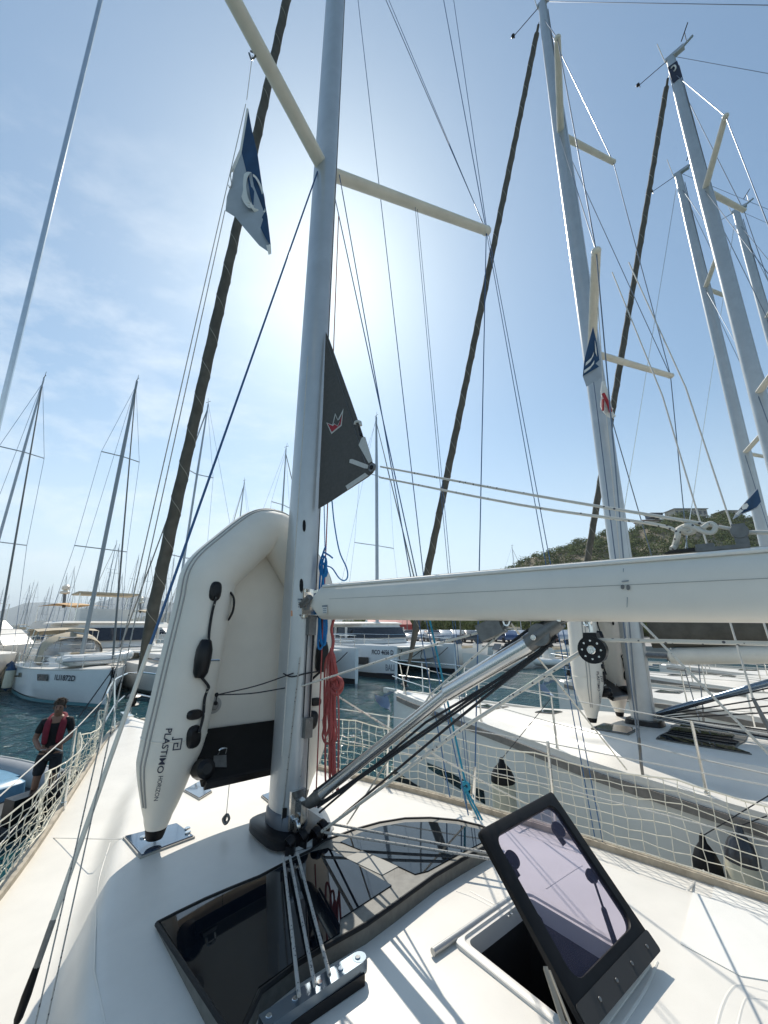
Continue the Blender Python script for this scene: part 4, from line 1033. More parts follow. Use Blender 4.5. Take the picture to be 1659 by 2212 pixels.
# ------------------------------------------------------------------ flags
def cloth(name, outline, Yf, wav, m, parent, off=0.0, th=.003):
    P = []
    for x, y in outline:
        Y = Yf + wav * math.sin(x * .11 + y * .02) - off; P.append(at(x, y, Y))
    return Tw(MB().prism(P, V((0, th, 0))), name, m, parent)
fl = thing('signal_flag', 'navy and grey flag with a white crescent hanging under the left cream spreader', 'flag', tuple(at(533, 230, 2.05)))
cloth('grey_cloth', [(520, 325), (537, 335), (548, 400), (575, 470), (585, 547), (560, 530), (530, 495), (508, 468), (487, 455), (490, 425), (500, 395), (504, 370)], 2.05, .02, FLAGW, fl)
cloth('hoist_band', [(533, 232), (537, 236), (522, 328), (504, 372), (498, 368), (518, 322)], 2.05, .015, FLAGC, fl, off=.004)
cloth('navy_cloth', [(536, 235), (545, 285), (556, 330), (566, 400), (578, 470), (585, 530), (574, 515), (552, 470), (540, 420), (533, 375), (521, 326)], 2.05, .02, NAVY, fl, off=.006)
def arcs(c0, r0, c1, r1, a0, a1, tilt, n=12):
    ct, st = math.cos(tilt), math.sin(tilt); o = []
    for c, r, s0, s1 in ((c0, r0, a0, a1), (c1, r1, a1, a0)):
        for k in range(n + 1):
            a = math.radians(s0 + (s1 - s0) * k / n); X, Y_ = r[0] * math.cos(a), r[1] * math.sin(a); o.append((c[0] + X * ct - Y_ * st, c[1] + X * st + Y_ * ct))
    return o
cloth('crescent', arcs((541, 410), (22, 40), (549, 408), (17, 37), 100, 262, -.10), 2.05, .02, FLAGC, fl, off=.012)
cloth('ring_stroke', arcs((555, 416), (14, 42), (555.5, 417), (9.5, 38), -80, 100, -.28), 2.05, .02, FLAGC, fl, off=.013)
cloth('ring_stroke', arcs((556, 430), (20, 34), (557, 427), (17, 30), 60, 170, -.28), 2.05, .02, FLAGC, fl, off=.014)
cloth('flag_tear', [(575, 530), (585, 528), (586, 547), (580, 550)], 2.05, .02, FLAGC, fl, off=.012)
Tw(MB().tube(catmull([at(x, y, 2.04) for x, y in ((505, 365), (498, 375), (500, 398), (496, 405), (494, 400))], 4), .004, 6), 'hoist_cord', PATCH, fl)

# ------------------------------------------------------------------ dinghy on the foredeck, tied to the mast
DL = toW(-.15, .40, 1.70)
DL.z = zd(-.65, .4) + .012
dg = dinghy(tuple(DL), TH, 'large cream inflatable dinghy standing upright before the mast, bow up, black lettering on its tube')
dg.rotation_euler = (Matrix.Rotation(TH, 3, 'Z') @ Matrix.Rotation(math.radians(2.0), 3, 'Y')).to_euler(); MW[dg.name] = Matrix.Translation(DL) @ dg.rotation_euler.to_matrix().to_4x4()
ky = toW(-.52, .17, 0)
pa = onF(468, 1501, .19)
for (x, y), lab in (((668, 1452), 'upper thin black cord from the dinghy rope round the mast'), ((650, 1484), 'lower thin black cord from the dinghy rope round the mast')):
    rope('lashing_cord', [pa, pa.lerp(onmast(x - 30, y + 2, .02), .5) + V((0, 0, -.012)), onmast(x - 34, y + 2, .012)], .0038, ROPED, lab, k=5)
rope('lashing_cord', [onmast(612, 1455, .01), onmast(630, 1462, .01), onmast(660, 1455, .01), onmast(690, 1450, .01)], .0045, ROPED, 'black cord wound tight round the front of the mast', k=4)
solo(MB().ball(pa, .014, 8).ball(pa + V((.0, 0, -.05)), .013, 8).tube([pa, pa + V((0, 0, -.05))], .004, 6).build('cord_knot', BLACK), 'small black knot with toggle on the dinghy rope', 'knot')
q0 = onF(497, 1668, .25)
pk = ondeck(485, 1800); rope('hanging_cord', [toW(toL(pk).x, toL(pk).y, q0.z), pk + V((0, 0, .10))], .0022, ROPEG, 'thin cord hanging from the black dinghy transom')
rk = MB().tube(catmull([pk + V((0, 0, .10)), pk + V((-.018, 0, .075)), pk + V((.0, .0, .05)), pk + V((.02, 0, .075)), pk + V((0.005, 0, .10)), pk + V((-.01, .01, .06)), pk + V((.012, 0, .055))], 5), .008, 6)
solo(rk.build('drain_plug', DSTEEL), 'small grey plug dangling on a cord above the foredeck', 'plug')

# ------------------------------------------------------------------ person in the tender
def skin_person(name, loc, rz, joints, edges, m, label=None):
    bm = bmesh.new(); me = bpy.data.meshes.new(name)
    vs = [bm.verts.new(j[0]) for j in joints]
    for a, b in edges: bm.edges.new((vs[a], vs[b]))
    bm.to_mesh(me); bm.free()
    o = bpy.data.objects.new(name, me); col.objects.link(o)
    md = o.modifiers.new('skin', 'SKIN'); md.use_smooth_shade = True
    for i, j in enumerate(joints):
        r = j[1]; me.skin_vertices[0].data[i].radius = r if isinstance(r, tuple) else (r, r)
    me.skin_vertices[0].data[0].use_root = True
    s = o.modifiers.new('sub', 'SUBSURF'); s.levels = 2; s.render_levels = 2
    dg_ = bpy.context.evaluated_depsgraph_get(); dg_.update()
    nm = bpy.data.meshes.new_from_object(o.evaluated_get(dg_)); o.modifiers.clear(); o.data = nm; nm.name = name; nm.materials.clear(); nm.materials.append(m)
    for p in nm.polygons: p.use_smooth = True
    return o
bpy.context.view_layer.update()
hd = at(131, 1524, 7.2)
pz = hd.z - 1.70 * .90
pe_ = thing('person', 'person in black shirt and red life vest standing in a tender, looking down', 'person', (hd.x, hd.y, pz), math.radians(28))
PSC = .90
def PB(name, J, E, m, par=None):
    o = skin_person(name, None, 0, J, E, m); o.parent = par or pe_; MW[o.name] = MW[pe_.name]; return o
# person space: -y is forward (towards the viewer), x to the person's left
J = [((0, 0, .98), (.145, .105)), ((0, .0, 1.15), (.135, .10)), ((0, .0, 1.32), (.165, .115)), ((0, .01, 1.45), (.15, .10)), ((0, -.02, 1.54), .058), ((0, -.055, 1.60), (.068, .078)), ((0, -.075, 1.67), (.078, .095)), ((0, -.06, 1.75), (.07, .085)),
     ((.19, .01, 1.44), .065), ((.26, -.0, 1.17), .048), ((.13, -.24, 1.08), .036), ((.07, -.30, 1.07), .028),
     ((-.19, .01, 1.44), .065), ((-.27, -.0, 1.17), .048), ((-.14, -.24, 1.06), .036), ((-.07, -.30, 1.05), .028),
     ((.10, .0, .88), .095), ((.12, -.04, .48), .06), ((.13, .03, .10), .04), ((.14, -.12, .03), .035),
     ((-.10, .0, .88), .095), ((-.12, -.02, .48), .06), ((-.13, .04, .10), .04), ((-.14, -.12, .03), .035)]
E = [(0, 1), (1, 2), (2, 3), (3, 4), (4, 5), (5, 6), (6, 7), (3, 8), (8, 9), (9, 10), (10, 11), (3, 12), (12, 13), (13, 14), (14, 15), (0, 16), (16, 17), (17, 18), (18, 19), (0, 20), (20, 21), (21, 22), (22, 23)]
body = PB('body', J, E, SKIN)
J = [((0, 0, .86), (.155, .125)), ((0, 0, 1.15), (.15, .115)), ((0, 0, 1.32), (.18, .13)), ((0, .01, 1.44), (.165, .112)), ((0, 0, 1.505), .07), ((.19, .01, 1.435), .078), ((.25, .0, 1.24), .066), ((-.19, .01, 1.435), .078), ((-.255, .0, 1.24), .066)]
PB('shirt', J, [(0, 1), (1, 2), (2, 3), (3, 4), (3, 5), (5, 6), (3, 7), (7, 8)], mat('black shirt cloth', (.007, .008, .010), .85, var=.3, scale=12))
J = [((0, 0, .96), (.15, .115)), ((.10, .0, .86), .115), ((.12, -.03, .55), .088), ((-.10, .0, .86), .115), ((-.12, -.02, .55), .088)]
PB('shorts', J, [(0, 1), (1, 2), (0, 3), (3, 4)], mat('dark shorts cloth', (.018, .02, .026), .9, var=.3, scale=12))
J = [((0, .09, 1.55), (.07, .04)), ((.10, .05, 1.53), .045), ((.115, -.10, 1.44), (.06, .035)), ((.11, -.145, 1.26), (.062, .04)), ((.10, -.13, 1.08), (.05, .035)), ((-.10, .05, 1.53), .045), ((-.115, -.10, 1.44), (.06, .035)), ((-.11, -.145, 1.26), (.062, .04)), ((-.10, -.13, 1.08), (.05, .035))]
PB('life_vest', J, [(0, 1), (1, 2), (2, 3), (3, 4), (0, 5), (5, 6), (6, 7), (7, 8)], mat('crimson vest cloth', (.20, .010, .025), .8, var=.2, scale=14))
mb = MB(); random.seed(3)
cen = V((0, -.045, 1.715))
mb.ball(cen + V((0, .012, .015)), .100, 18, (.90, 1.02, .92))
for k in range(150):
    th = random.uniform(0, 2 * PI); ph = random.uniform(.0, 1.45); d = V((math.sin(ph) * math.cos(th), math.sin(ph) * math.sin(th), math.cos(ph)))
    if d.y < -.55 and d.z < .45: continue
    p = cen + V((0, .012, .015)) + V((d.x * .088, d.y * .10, d.z * .092)); mb.tube([p, p + d * .012 + V((random.uniform(-.012, .012), random.uniform(-.012, .012), .006)), p + d * .02 + V((random.uniform(-.02, .02), random.uniform(-.02, .02), .0))], [.010, .007, .002], 5)
mb.build('hair', HAIR, pe_, local=True)
fm_ = MB()
for sx in (-1, 1):
    fm_.ball((sx * .088, -.05, 1.675), .022, 8, (.5, .8, 1.2))
fm_.tube([(0, -.150, 1.695), (0, -.172, 1.655), (0, -.158, 1.645)], [.008, .016, .010], 8)
fm_.build('ears_and_nose', SKIN, body, local=True) if False else None
e_ = fm_.build('nose_and_ears', SKIN, pe_, local=True)
ey = MB()
for sx in (-1, 1): ey.ball((sx * .032, -.148, 1.688), .011, 8, (1.2, .6, .7))
ey.tube([(-.024, -.155, 1.618), (0, -.162, 1.615), (.024, -.155, 1.618)], .005, 6)
for sx in (-1, 1): ey.tube([(sx * .015, -.158, 1.708), (sx * .045, -.148, 1.71)], .005, 6)
ey.build('eyes_and_mouth', mat('dark facial detail', (.06, .025, .02), .5), pe_, local=True)
hn = MB()
for sx, base in ((1, V((.07, -.30, 1.07))), (-1, V((-.07, -.30, 1.05)))):
    hn.ball(base + V((-sx * .02, -.025, -.01)), .036, 8, (1.0, 1.2, .5))
    for k in range(4):
        o = base + V((-sx * (.045 - .0 * k), -.055 + k * .019, -.012)); ln = (.060, .072, .068, .052)[k]
        hn.tube(catmull([o + V((sx * .02, -.0, 0)), o + V((-sx * ln * .35, -.008, -.004)), o + V((-sx * ln * .6, -.006, -.022)), o + V((-sx * ln * .62, .0, -.045))], 3), .0085, 6)
    hn.tube(catmull([base + V((0, .02, .0)), base + V((-sx * .03, .03, .01)), base + V((-sx * .055, .012, .0))], 3), .010, 6)
hn.build('hands', SKIN, pe_, local=True)
MB().tube([(-.10, -.33, 1.05), (.0, -.34, 1.045), (.10, -.33, 1.06), (.22, -.36, 1.0)], .012, 6).build('held_line', ROPEG, pe_, local=True)
MB().box((0, -.118, .985), (.30, .01, .045)).box((.0, -.125, .985), (.05, .012, .05)).build('belt', BLACKP, pe_, local=True)

# tender alongside
pe_.scale = (PSC,) * 3
td_o = V((hd.x - 1.15, hd.y + .45, -0.08))
td = thing('tender', 'grey inflatable tender with pale blue foredeck and white rope lying off the left bow', 'dinghy', tuple(td_o), math.radians(158))
def Tt(mb, name, m, par=None, **k): return mb.build(name, m, par or td, local=True, **k)
pth = [(-1.6, .72, .30), (-.2, .74, .31), (.9, .66, .36), (1.5, .38, .44), (1.75, 0, .48), (1.5, -.38, .44), (.9, -.66, .36), (-.2, -.74, .31), (-1.6, -.72, .30)]
sm = catmull(pth, 6); tb_ = Tt(MB().tube(sm, [.06] + [.21] * (len(sm) - 2) + [.06], 20, ax=V((0, 0, 1))), 'side_tube', PVCG)
Tt(MB().tube(catmull([V((p[0], p[1] * 1.0, p[2] + .215)) for p in pth], 6), .013, 6), 'grab_rope', PATCH, tb_)
Tt(MB().tube([V(p) + V((0, 0, -.21)) for p in catmull(pth, 4)], .05, 8), 'rub_strake', BLACK, tb_)
Tt(MB().box((.0, 0, .20), (3.1, 1.2, .06)), 'floor', mat('dark grey deck', (.05, .055, .06), .6))
Tt(MB().prism([(.35, .56, .40), (1.0, .50, .46), (1.5, .2, .53), (1.5, -.2, .53), (1.0, -.50, .46), (.35, -.56, .40)], (0, 0, -.05)), 'foredeck', mat('pale blue panel', (.13, .30, .44), .35, var=.2, scale=5))
cs_ = Tt(MB().loft([[V((x, y, z)) for x, y in rsec(a, b, 16, 4)] for z, a, b in ((.2, .22, .40), (.42, .20, .38), (.48, .12, .30))]), 'console', mat('pale blue panel', (.13, .30, .44), .35, var=.2, scale=5))
Tt(MB().box((-1.3, 0, .40), (.25, .9, .35)), 'seat', BLACKP)
ob = MB().loft([[V((-1.85 + x, y, z)) for x, y in rsec(a, b, 16, 3)] for z, a, b in ((-.3, .06, .04), (.3, .07, .05), (.45, .16, .12), (.75, .20, .14), (.9, .12, .10))])
Tt(ob, 'outboard_motor', BLACKP)

# ================================================================== SISTER YACHTS
def sister(proto_loc, label, zm=18.0):
    t = thing('sailing_yacht', label, 'sailing yacht', proto_loc, TH, 'sailing yachts moored side by side')
    def T(mb, name, m, par=None, **k): return mb.build(name, m, par or t, local=True, **k)
    hull, deck, mast, zc, mp = yacht_common(t, False, zm, .030)
    fr = T(sheet(full, .012, .25, .03), 'roof_window', FRAME)
    T(sheet(paneL, .020, .25, .012), 'pane', GLASS, fr); T(sheet(paneR, .020, .25, .012), 'pane', GLASS, fr)
    # deck hatches
    for q in ((-.62, .15, .42), (.1, 2.4, .45), (.0, 1.3, .3), (.55, -2.0, .45)):
        s, f, w = q; p2 = [(s - w / 2, f - w / 2), (s + w / 2, f - w / 2), (s + w / 2, f + w / 2), (s - w / 2, f + w / 2)]
        h_ = T(sheet(p2, .012, .2, .02), 'deck_hatch', FRAME); T(sheet(inset(p2, .9), .018, .2, .01), 'pane', HGLASS, h_)
    # side windows of the coachroof
    for sg in (-1, 1):
        rings = []
        for i in range(11):
            f = -1.6 - i * .36; w = lin(CW, f); hh = .30 * min(1, .35 + i * .25)
            rings.append([V((sg * (w + .09 - .0), f, zd(0, f) - .26)), V((sg * (w + .015), f, zd(0, f) - .26 + .17 * min(1, .3 + i * .3)))])
        mbw = MB().loft(rings, cap=False, closed=False); mbw.loft([[p - V((sg * .02, 0, 0)) for p in r] for r in rings], cap=False, closed=False)
        T(mbw, 'side_window', WINB)
    # cockpit: coaming, sprayhood, wheel pedestals
    T(MB().loft([[V((-1.05, -4.1, z0)), V((1.05, -4.1, z0)), V((1.05, -7.6, z0)), V((-1.05, -7.6, z0))] for z0 in (1.72, 1.80)]), 'cockpit_floor', TEAKG)
    hood = MB(); rings = []
    for k in range(7):
        a = k / 6; f = -3.4 - a * 1.1; h = .15 + .70 * math.sin(a * PI * .55)
        rings.append([V((1.15 * math.cos(PI * j / 10), f, zd(0, f) - .1 + h * math.sin(PI * j / 10) ** .6)) for j in range(11)])
    hood.loft(rings, cap=False, closed=False); hood.loft([[p + V((0, 0, -.02)) for p in r] for r in rings], cap=False, closed=False)
    T(hood, 'sprayhood', BEIGE)
    for sg in (-1, 1):
        T(MB().lathe((sg * .7, -6.6, 1.8), (0, 0, 1), [(0, .14), (.7, .10), (.85, .12)], 12), 'steering_pedestal', GEL)
        T(MB().tube([(sg * .7 + .42 * math.cos(a), -6.45, 2.5 + .42 * math.sin(a)) for a in [2 * PI * k / 24 for k in range(25)]], .015, 6), 'steering_wheel', STEEL)
    # boom with stack bag, vang
    b0 = V((0, -.42, 2.60)); b1 = V((0, -5.2, 2.92))
    bm2 = T(MB().tube([b0, b0 + V((0, -.02, 0)), b0 + V((0, -.12, .01)), b1], [.05, .09, .115, .115], 18, sq=.9), 'boom', CREAM)
    bag = []
    for i in range(13):
        q = i / 12; c = b0.lerp(b1, q); hh = .56 - .22 * q; w = .17 + .02 * math.sin(i * 2)
        if i == 0: hh *= .9; w = .06
        bag.append([c + V((w * math.sin(a) * (1 if abs(a) < 1.6 else 1), (0.16 if i == 0 else 0), .10 + hh * (.5 - .5 * math.cos(a)))) for a in [2 * PI * k / 16 for k in range(16)]])
    T(MB().loft(bag), 'sail_bag', SAILB, bm2)
    T(MB().tube([b0 + V((0, .3, 0)), b0 + V((0, 0, 0))], .03, 8), 'gooseneck', DSTEEL, bm2)
    v0 = V((0, -.16, zc + .14)); v1 = V((0, -1.9, 2.60))
    T(MB().tube([v0, v0.lerp(v1, .1), v1], [.02, .036, .036], 14), 'boom_vang', mat('blue grey tube', (.20, .26, .33), .25, .8))
    for k in range(4): T(MB().tube([v0 + V((.04 * (k - 1.5), 0, -.02 * k)), v1 + V((.05 * (k - 1.5), -.2 - .25 * k, -.08 * k))], .008, 5), 'vang_line', ROPED)
    for k in range(6): T(MB().tube([V((.05 * (k - 2.5), -.15, zc + .10)), V((.16 * (k - 2.5), -1.9 - .02 * k, zd(.3, -1.9) + .05)), V((.2 * (k - 2.5), -3.2, zd(.3, -3.2) + .05))], .010, 5), 'halyard_tail', ROPED if k % 2 else ROPEG)
    T(MB().tube([V((.075, -.11, 1.8)), V((.075, -.11 - .3, 12))], .012, 5), 'mast_track', DSTEEL, mast)
    T(MB().tube([V((-.045, -.125, 1.8)), V((-.045, -.125 - (zm - 2.3) * .03, zm - .5))], .010, 5), 'mast_track', DSTEEL, mast)
    T(MB().loft([[V((x, y - .01, z)) for x, y in rsec(a, b, 20, 4)] for z, a, b in ((zc, .19, .22), (zc + .06, .18, .2))]), 'mast_foot', BLACKP)
    # masthead
    m_ = mp(zm)
    T(MB().box(m_ + V((0, -.10, .05)), (.12, .42, .10)).bar(m_ + V((0, -.3, .08)), m_ + V((0, -.52, .16)), .05, .04), 'masthead_crane', ALU, mast)
    T(MB().tube([m_ + V((0, .12, .05)), m_ + V((0, .16, .95))], .010, 6), 'antenna', PATCH, mast)
    T(MB().tube([m_ + V((-.02, .10, .02)), m_ + V((-.05, .75, -.02))], .010, 6).ball(m_ + V((-.05, .78, .02)), .05, 8).tube([m_ + V((-.05, .75, .08)), m_ + V((-.05, .75, -.12))], .012, 6), 'wind_sensor', BLACKP, mast)
    T(MB().tube([m_ + V((0, -.38, .15)), m_ + V((0, -.40, .50))], .008, 6).tube([m_ + V((.14, -.3, .50)), m_ + V((-.16, -.5, .50))], .014, 6), 'wind_vane', BLACKP, mast)
    return t, mast, mp
As = (4.83, -.70)
def place(s, f): return tuple(toW(s, f, 0))
sis, smast, smp = sister(place(*As), 'neighbouring white yacht close on the right with its own upright dinghy and olive sail bag')
def head_origin(x, y, z=18.0):
    d = ray(x, y); p = CAM + d * ((z - CAMZ) / d.z); off = toW(0, -(z - 1.73) * .030) - M0
    return V((p.x - off.x, p.y - off.y, 0))
other = []
for (x, y), lab in (((1449, 128), 'second white yacht to the right, its tall mast carrying a black plate near the top'), ((1465, 378), 'third yacht to the right whose mast shows a small crane top below the tallest one'), ((1590, 458), 'farthest yacht of the row, mast at the right edge of the sky')):
    c = copy_tree(sis); o_ = head_origin(x, y); c.location = o_; c['label'] = lab; MW[c.name] = Matrix.Translation(o_) @ Matrix.Rotation(TH, 4, 'Z'); other.append(c)
    print('sister', lab[:20], toL(o_), 'mast foot px', px(V((o_.x, o_.y, 1.73))))
def wipe(o):
    for ch in list(o.children): wipe(ch)
    bpy.data.objects.remove(o)
for o in other[1:]:
    for ch in list(o.children):
        if ch.name.startswith('furled_headsail'): wipe(ch)
# the first neighbour leans a little
sis.rotation_euler = (Matrix.Rotation(TH, 3, 'Z') @ Matrix.Rotation(math.radians(-.6), 3, 'X') @ Matrix.Rotation(math.radians(1.6), 3, 'Y')).to_euler()
MW[sis.name] = Matrix.Translation(sis.location) @ sis.rotation_euler.to_matrix().to_4x4()
# black plate with a pale crescent on the second mast
B = other[0]
B_m = [o for o in B.children if o.name.startswith('mast') and 'foot' not in o.name][0]; MW[B_m.name] = MW[B.name]
z = 17.35; pc = smp(z)
MB().prism([V((-.088, pc.y + .09, z - .33)), V((-.055, pc.y - .12, z - .33)), V((-.055, pc.y - .12, z + .33)), V((-.088, pc.y + .09, z + .33))], V((-.012, -.002, 0))).build('mast_plate', INK, B_m, local=True)
MB().tube([V((-.10, pc.y - .01 + .05 * math.cos(a), z + .12 + .10 * math.sin(a))) for a in [math.radians(k * 30 + 40) for k in range(9)]], .018, 6).build('plate_crescent', FLAGC, B_m, local=True)
# hull window on the neighbour
def AW(s, f, z): return MW[sis.name] @ V((s, f, z))
hullA = [o for o in sis.children if o.name.startswith('hull')][0]; MW[hullA.name] = MW[sis.name]
bvA = bvh_of(hullA)
def hull_patch(bv, poly, name, m, par, off=.012):
    P = []
    for x, y in poly:
        h = bv.ray_cast(CAM, ray(x, y).normalized())
        if h[0] is None: print('MISS', name, x, y); return
        P.append(h[0] - ray(x, y).normalized() * off)
    return MB().prism(P, (P[0] - CAM).normalized() * .004).build(name, m, par)
hull_patch(bvA, [(922, 1647), (960, 1662), (1045, 1708), (1048, 1738), (985, 1700), (925, 1660)], 'hull_window', WINB, hullA)

# the neighbour's dinghy: same kind, thing and parts copied
d2 = copy_tree(dg); L0 = AW(-.15, .40, zd(-.65, .4) + .012); d2.location = L0; d2['label'] = 'second cream inflatable dinghy standing upright on the neighbouring yacht, partly hidden by the boom'
d2.rotation_euler = (sis.rotation_euler.to_matrix() @ Matrix.Rotation(math.radians(2.0), 3, 'Y')).to_euler()
random.seed(8)
rr = MB(); base = AW(.35, .05, 2.6)
for k in range(5):
    rr.tube(catmull([base, base + V((-.03 + .02 * k, 0, -.1)), base + V((-.06 + .03 * k, .02, -.5)), base + V((-.02 + .02 * k, 0, -.75)), base + V((.03 + .01 * k, 0, -.45)), base], 5), .010, 6)
rr.tube([base + V((0, 0, 1.0)), base], .008, 6)
solo(rr.build('coiled_rope', mat('bright red rope', (.45, .02, .04), .8)), 'bright red rope hung in loops behind the second dinghy', 'rope')

# flags on the neighbours
def flag2(label, poly, navy, marks, Y, cat='flag'):
    f_ = thing('signal_flag', label, cat, tuple(at(*poly[0], Y)))
    cloth('flag_cloth', poly, Y, .03, FLAGW, f_, th=.004)
    cloth('navy_cloth', navy, Y, .03, NAVY, f_, off=.012, th=.004)
    for q in marks: cloth('pale_stroke', q, Y, .03, FLAGC, f_, off=.022, th=.004)
    return f_
flag2('rolled navy and grey flag hanging high on the neighbouring mast', [(1281, 705), (1290, 740), (1300, 815), (1267, 835), (1259, 812), (1262, 780), (1272, 740)], [(1281, 705), (1289, 740), (1297, 790), (1280, 800), (1260, 812), (1263, 775), (1273, 735)],
      [[(1266, 783), (1278, 772), (1283, 760), (1282, 768), (1276, 780), (1265, 790)], [(1262, 800), (1276, 790), (1284, 778), (1283, 786), (1274, 797), (1262, 806)], [(1285, 735), (1288, 750), (1290, 770), (1286, 760)]], 4.55)
tt = MB(); random.seed(4)
for k in range(16):
    a = at(1303, 825, 5.0); tt.tube(catmull([a, a + V((random.uniform(-.05, .03), 0, -.2)), a + V((random.uniform(-.09, .07), .02, -.4)), a + V((random.uniform(-.08, .09), 0, random.uniform(-.62, -.42)))], 4), [.02] * 12 + [.006], 5)
tto = thing('tattered_flag', 'tattered red and white flag hanging on the neighbouring mast', 'flag', tuple(at(1303, 825, 5.0)))
Tw(tt, 'shreds', FLAGC, tto); a = at(1303, 850, 4.95); Tw(MB().tube(catmull([a, a + V((.04, 0, -.15)), a + V((.06, 0, -.3))], 4), .022, 6).tube(catmull([a + V((-.02, 0, -.1)), a + V((-.05, 0, -.28))], 4), .015, 6), 'red_shreds', RED, tto)
rope('flag_halyard', [at(1285, 560, 4.6), at(1303, 825, 5.0), AW(-1.0, -.2, 1.8)], .006, PATCH, 'pale line holding the tattered flag beside the neighbouring mast', cat='rigging line')
flag2('navy and white flag flying low at the right edge above the boom', [(1637, 1055), (1645, 1085), (1636, 1098), (1600, 1112), (1583, 1122), (1590, 1108), (1612, 1082)], [(1637, 1056), (1644, 1084), (1634, 1096), (1604, 1108), (1595, 1106), (1614, 1083)],
      [[(1606, 1090), (1614, 1087), (1617, 1092), (1613, 1099), (1605, 1101), (1603, 1096)], [(1600, 1100), (1606, 1103), (1594, 1112), (1590, 1110)]], 4.8)

# fenders
def fender(loc, r, h, mbody, mcap, label, line_to, tilt=0.0):
    t = thing('fender', label, 'fender', tuple(loc), 0, 'fenders hung between the yachts')
    M = Matrix.Rotation(tilt, 3, 'Y')
    def L(z, q): return (z, q)
    Tw(MB().lathe(loc, M @ V((0, 0, 1)), [(0, r * .35), (.03, r * .7), (.08, r * .96), (.14, r), (h - .14, r), (h - .13, r * .99)], 20), 'body', mbody, t)
    Tw(MB().lathe(V(loc) + M @ V((0, 0, h - .15)), M @ V((0, 0, 1)), [(0, r * 1.01), (.06, r * .98), (.13, r * .72), (.19, r * .28), (.23, r * .2), (.25, r * .1)], 20), 'cap', mcap, t)
    Tw(MB().lathe(V(loc) + M @ V((0, 0, -.01)), M @ V((0, 0, 1)), [(-.06, r * .15), (-.02, r * .3), (.05, r * .86), (.07, r * .97)], 16), 'lower_cap', mcap, t)
    tp = V(loc) + M @ V((0, 0, h + .08)); Tw(MB().tube([tp, V(line_to)], .004, 6), 'lanyard', ROPED, t)
    return t
f1 = AW(-1.55 - .28, .55, .55)
p = onpl(1085, 1665, AW(-1.75, 0, 0), SV)
fender((p.x, p.y, p.z - .62), .135, .66, FENDERC, BLACK, 'cream cylinder fender with black ends in front of the neighbouring hull', AW(-1.3, .6, 2.1))
p = onpl(1570, 1783, AW(-2.02, 0, 0), SV)
fender((p.x, p.y, p.z - .74), .105, .66, FENDERC, mat('shiny dark cap', (.04, .042, .048), .18), 'cream fender with a shiny dark cap near the right edge', AW(-1.9, -2.3, 2.2), .12)
p = onpl(1515, 1800, AW(-2.02, 0, 0), SV)
fender((p.x, p.y, p.z - .46), .095, .36, BLACK, BLACK, 'short black fender left of the dark capped one', AW(-1.86, -1.7, 2.0))
# mooring and shroud lines of the neighbour close to the camera
rope('mooring_line', [onpl(1385, 1345, AW(-1.6, 0, 0), SV), AW(-1.75, -1.4, 1.9), AW(-1.8, -1.42, 1.62)], .012, ROPEW, 'pale double line down the left side of the neighbouring yacht', cat='rigging line')
for dx, lab in ((0, 'left of the two rigging screws on the neighbouring yacht rail'), (.22, 'right of the two rigging screws on the neighbouring yacht rail')):
    a = AW(-1.78, -1.55 - dx, 1.52); b = AW(-1.70, -1.35 - dx, 2.35)
    g_ = thing('rigging_screw', lab, 'rigging screw', tuple(a))
    Tw(MB().tube([a, a.lerp(b, .25), a.lerp(b, .27), a.lerp(b, .6), a.lerp(b, .62), a.lerp(b, .8), b], [.01, .012, .022, .022, .012, .018, .012], 8), 'body', DSTEEL, g_)
    Tw(MB().tube([b, AW(-1.45, -1.2 - dx, 5.5), AW(-1.0, -.9 - dx, 8.0)], .008, 6), 'wire', PATCH, g_)

# ================================================================== OTHER BOAT BUILDERS
def loft_hull(L, B, H, sheer=.25, fine=.5, n=13, full=.9):
    """x forward (0 = stern, L = bow), returns MB with open deck + list of deck edge points"""
    mb = MB(); rings = []; edge = []
    for i in range(n):
        q = i / (n - 1); x = L * q
        b = B / 2 * (min(1, .80 + .9 * q) if q < .25 else 1.0) * (1 - max(0, (q - .42) / .58) ** 2.0 * .985); z = H + sheer * max(0, q - .3) ** 1.5 * 1.6
        k = 1 - max(0, (q - .5) / .5) ** 2 * fine
        half = [(b, z), (b * .985, z * .62), (b * (.90 * k + .05), .22), (b * .72 * k, -.12), (0.005, -.35)]
        xo = L * .0
        rings.append([V((x + (zz / H) * .12 * (q > .9), -y, zz)) for y, zz in half] + [V((x + (zz / H) * .12 * (q > .9), y, zz)) for y, zz in reversed(half[:-1])])
        edge.append((x, b, z))
    mb.loft(rings, cap=False, closed=False); nn = len(rings[0]); mb.f.append(tuple(range(nn)))
    return mb, edge
def deck_from(edge, camber=.06, dz=-.002):
    return MB().loft([[V((x, -b + 2 * b * k / 6, z + dz + camber * (1 - (2 * k / 6 - 1) ** 2))) for k in range(7)] for x, b, z in edge], cap=False, closed=False)
def cabin(x0, x1, w0, w1, z0, h, rake=.5):
    rings = []
    for q, dz, sx in ((0, 0, 1), (1, 1, .86)):
        rings.append([V((x0 + .1 * q, -w0 * sx, z0 + h * dz)), V((x0 + .1 * q, w0 * sx, z0 + h * dz)), V(((x0 + x1) / 2, w0 * sx * 1.05, z0 + h * dz)), V((x1 - rake * q, w1 * sx, z0 + h * dz)), V((x1 - rake * q, -w1 * sx, z0 + h * dz)), V(((x0 + x1) / 2, -w0 * sx * 1.05, z0 + h * dz))])
    return MB().loft(rings)
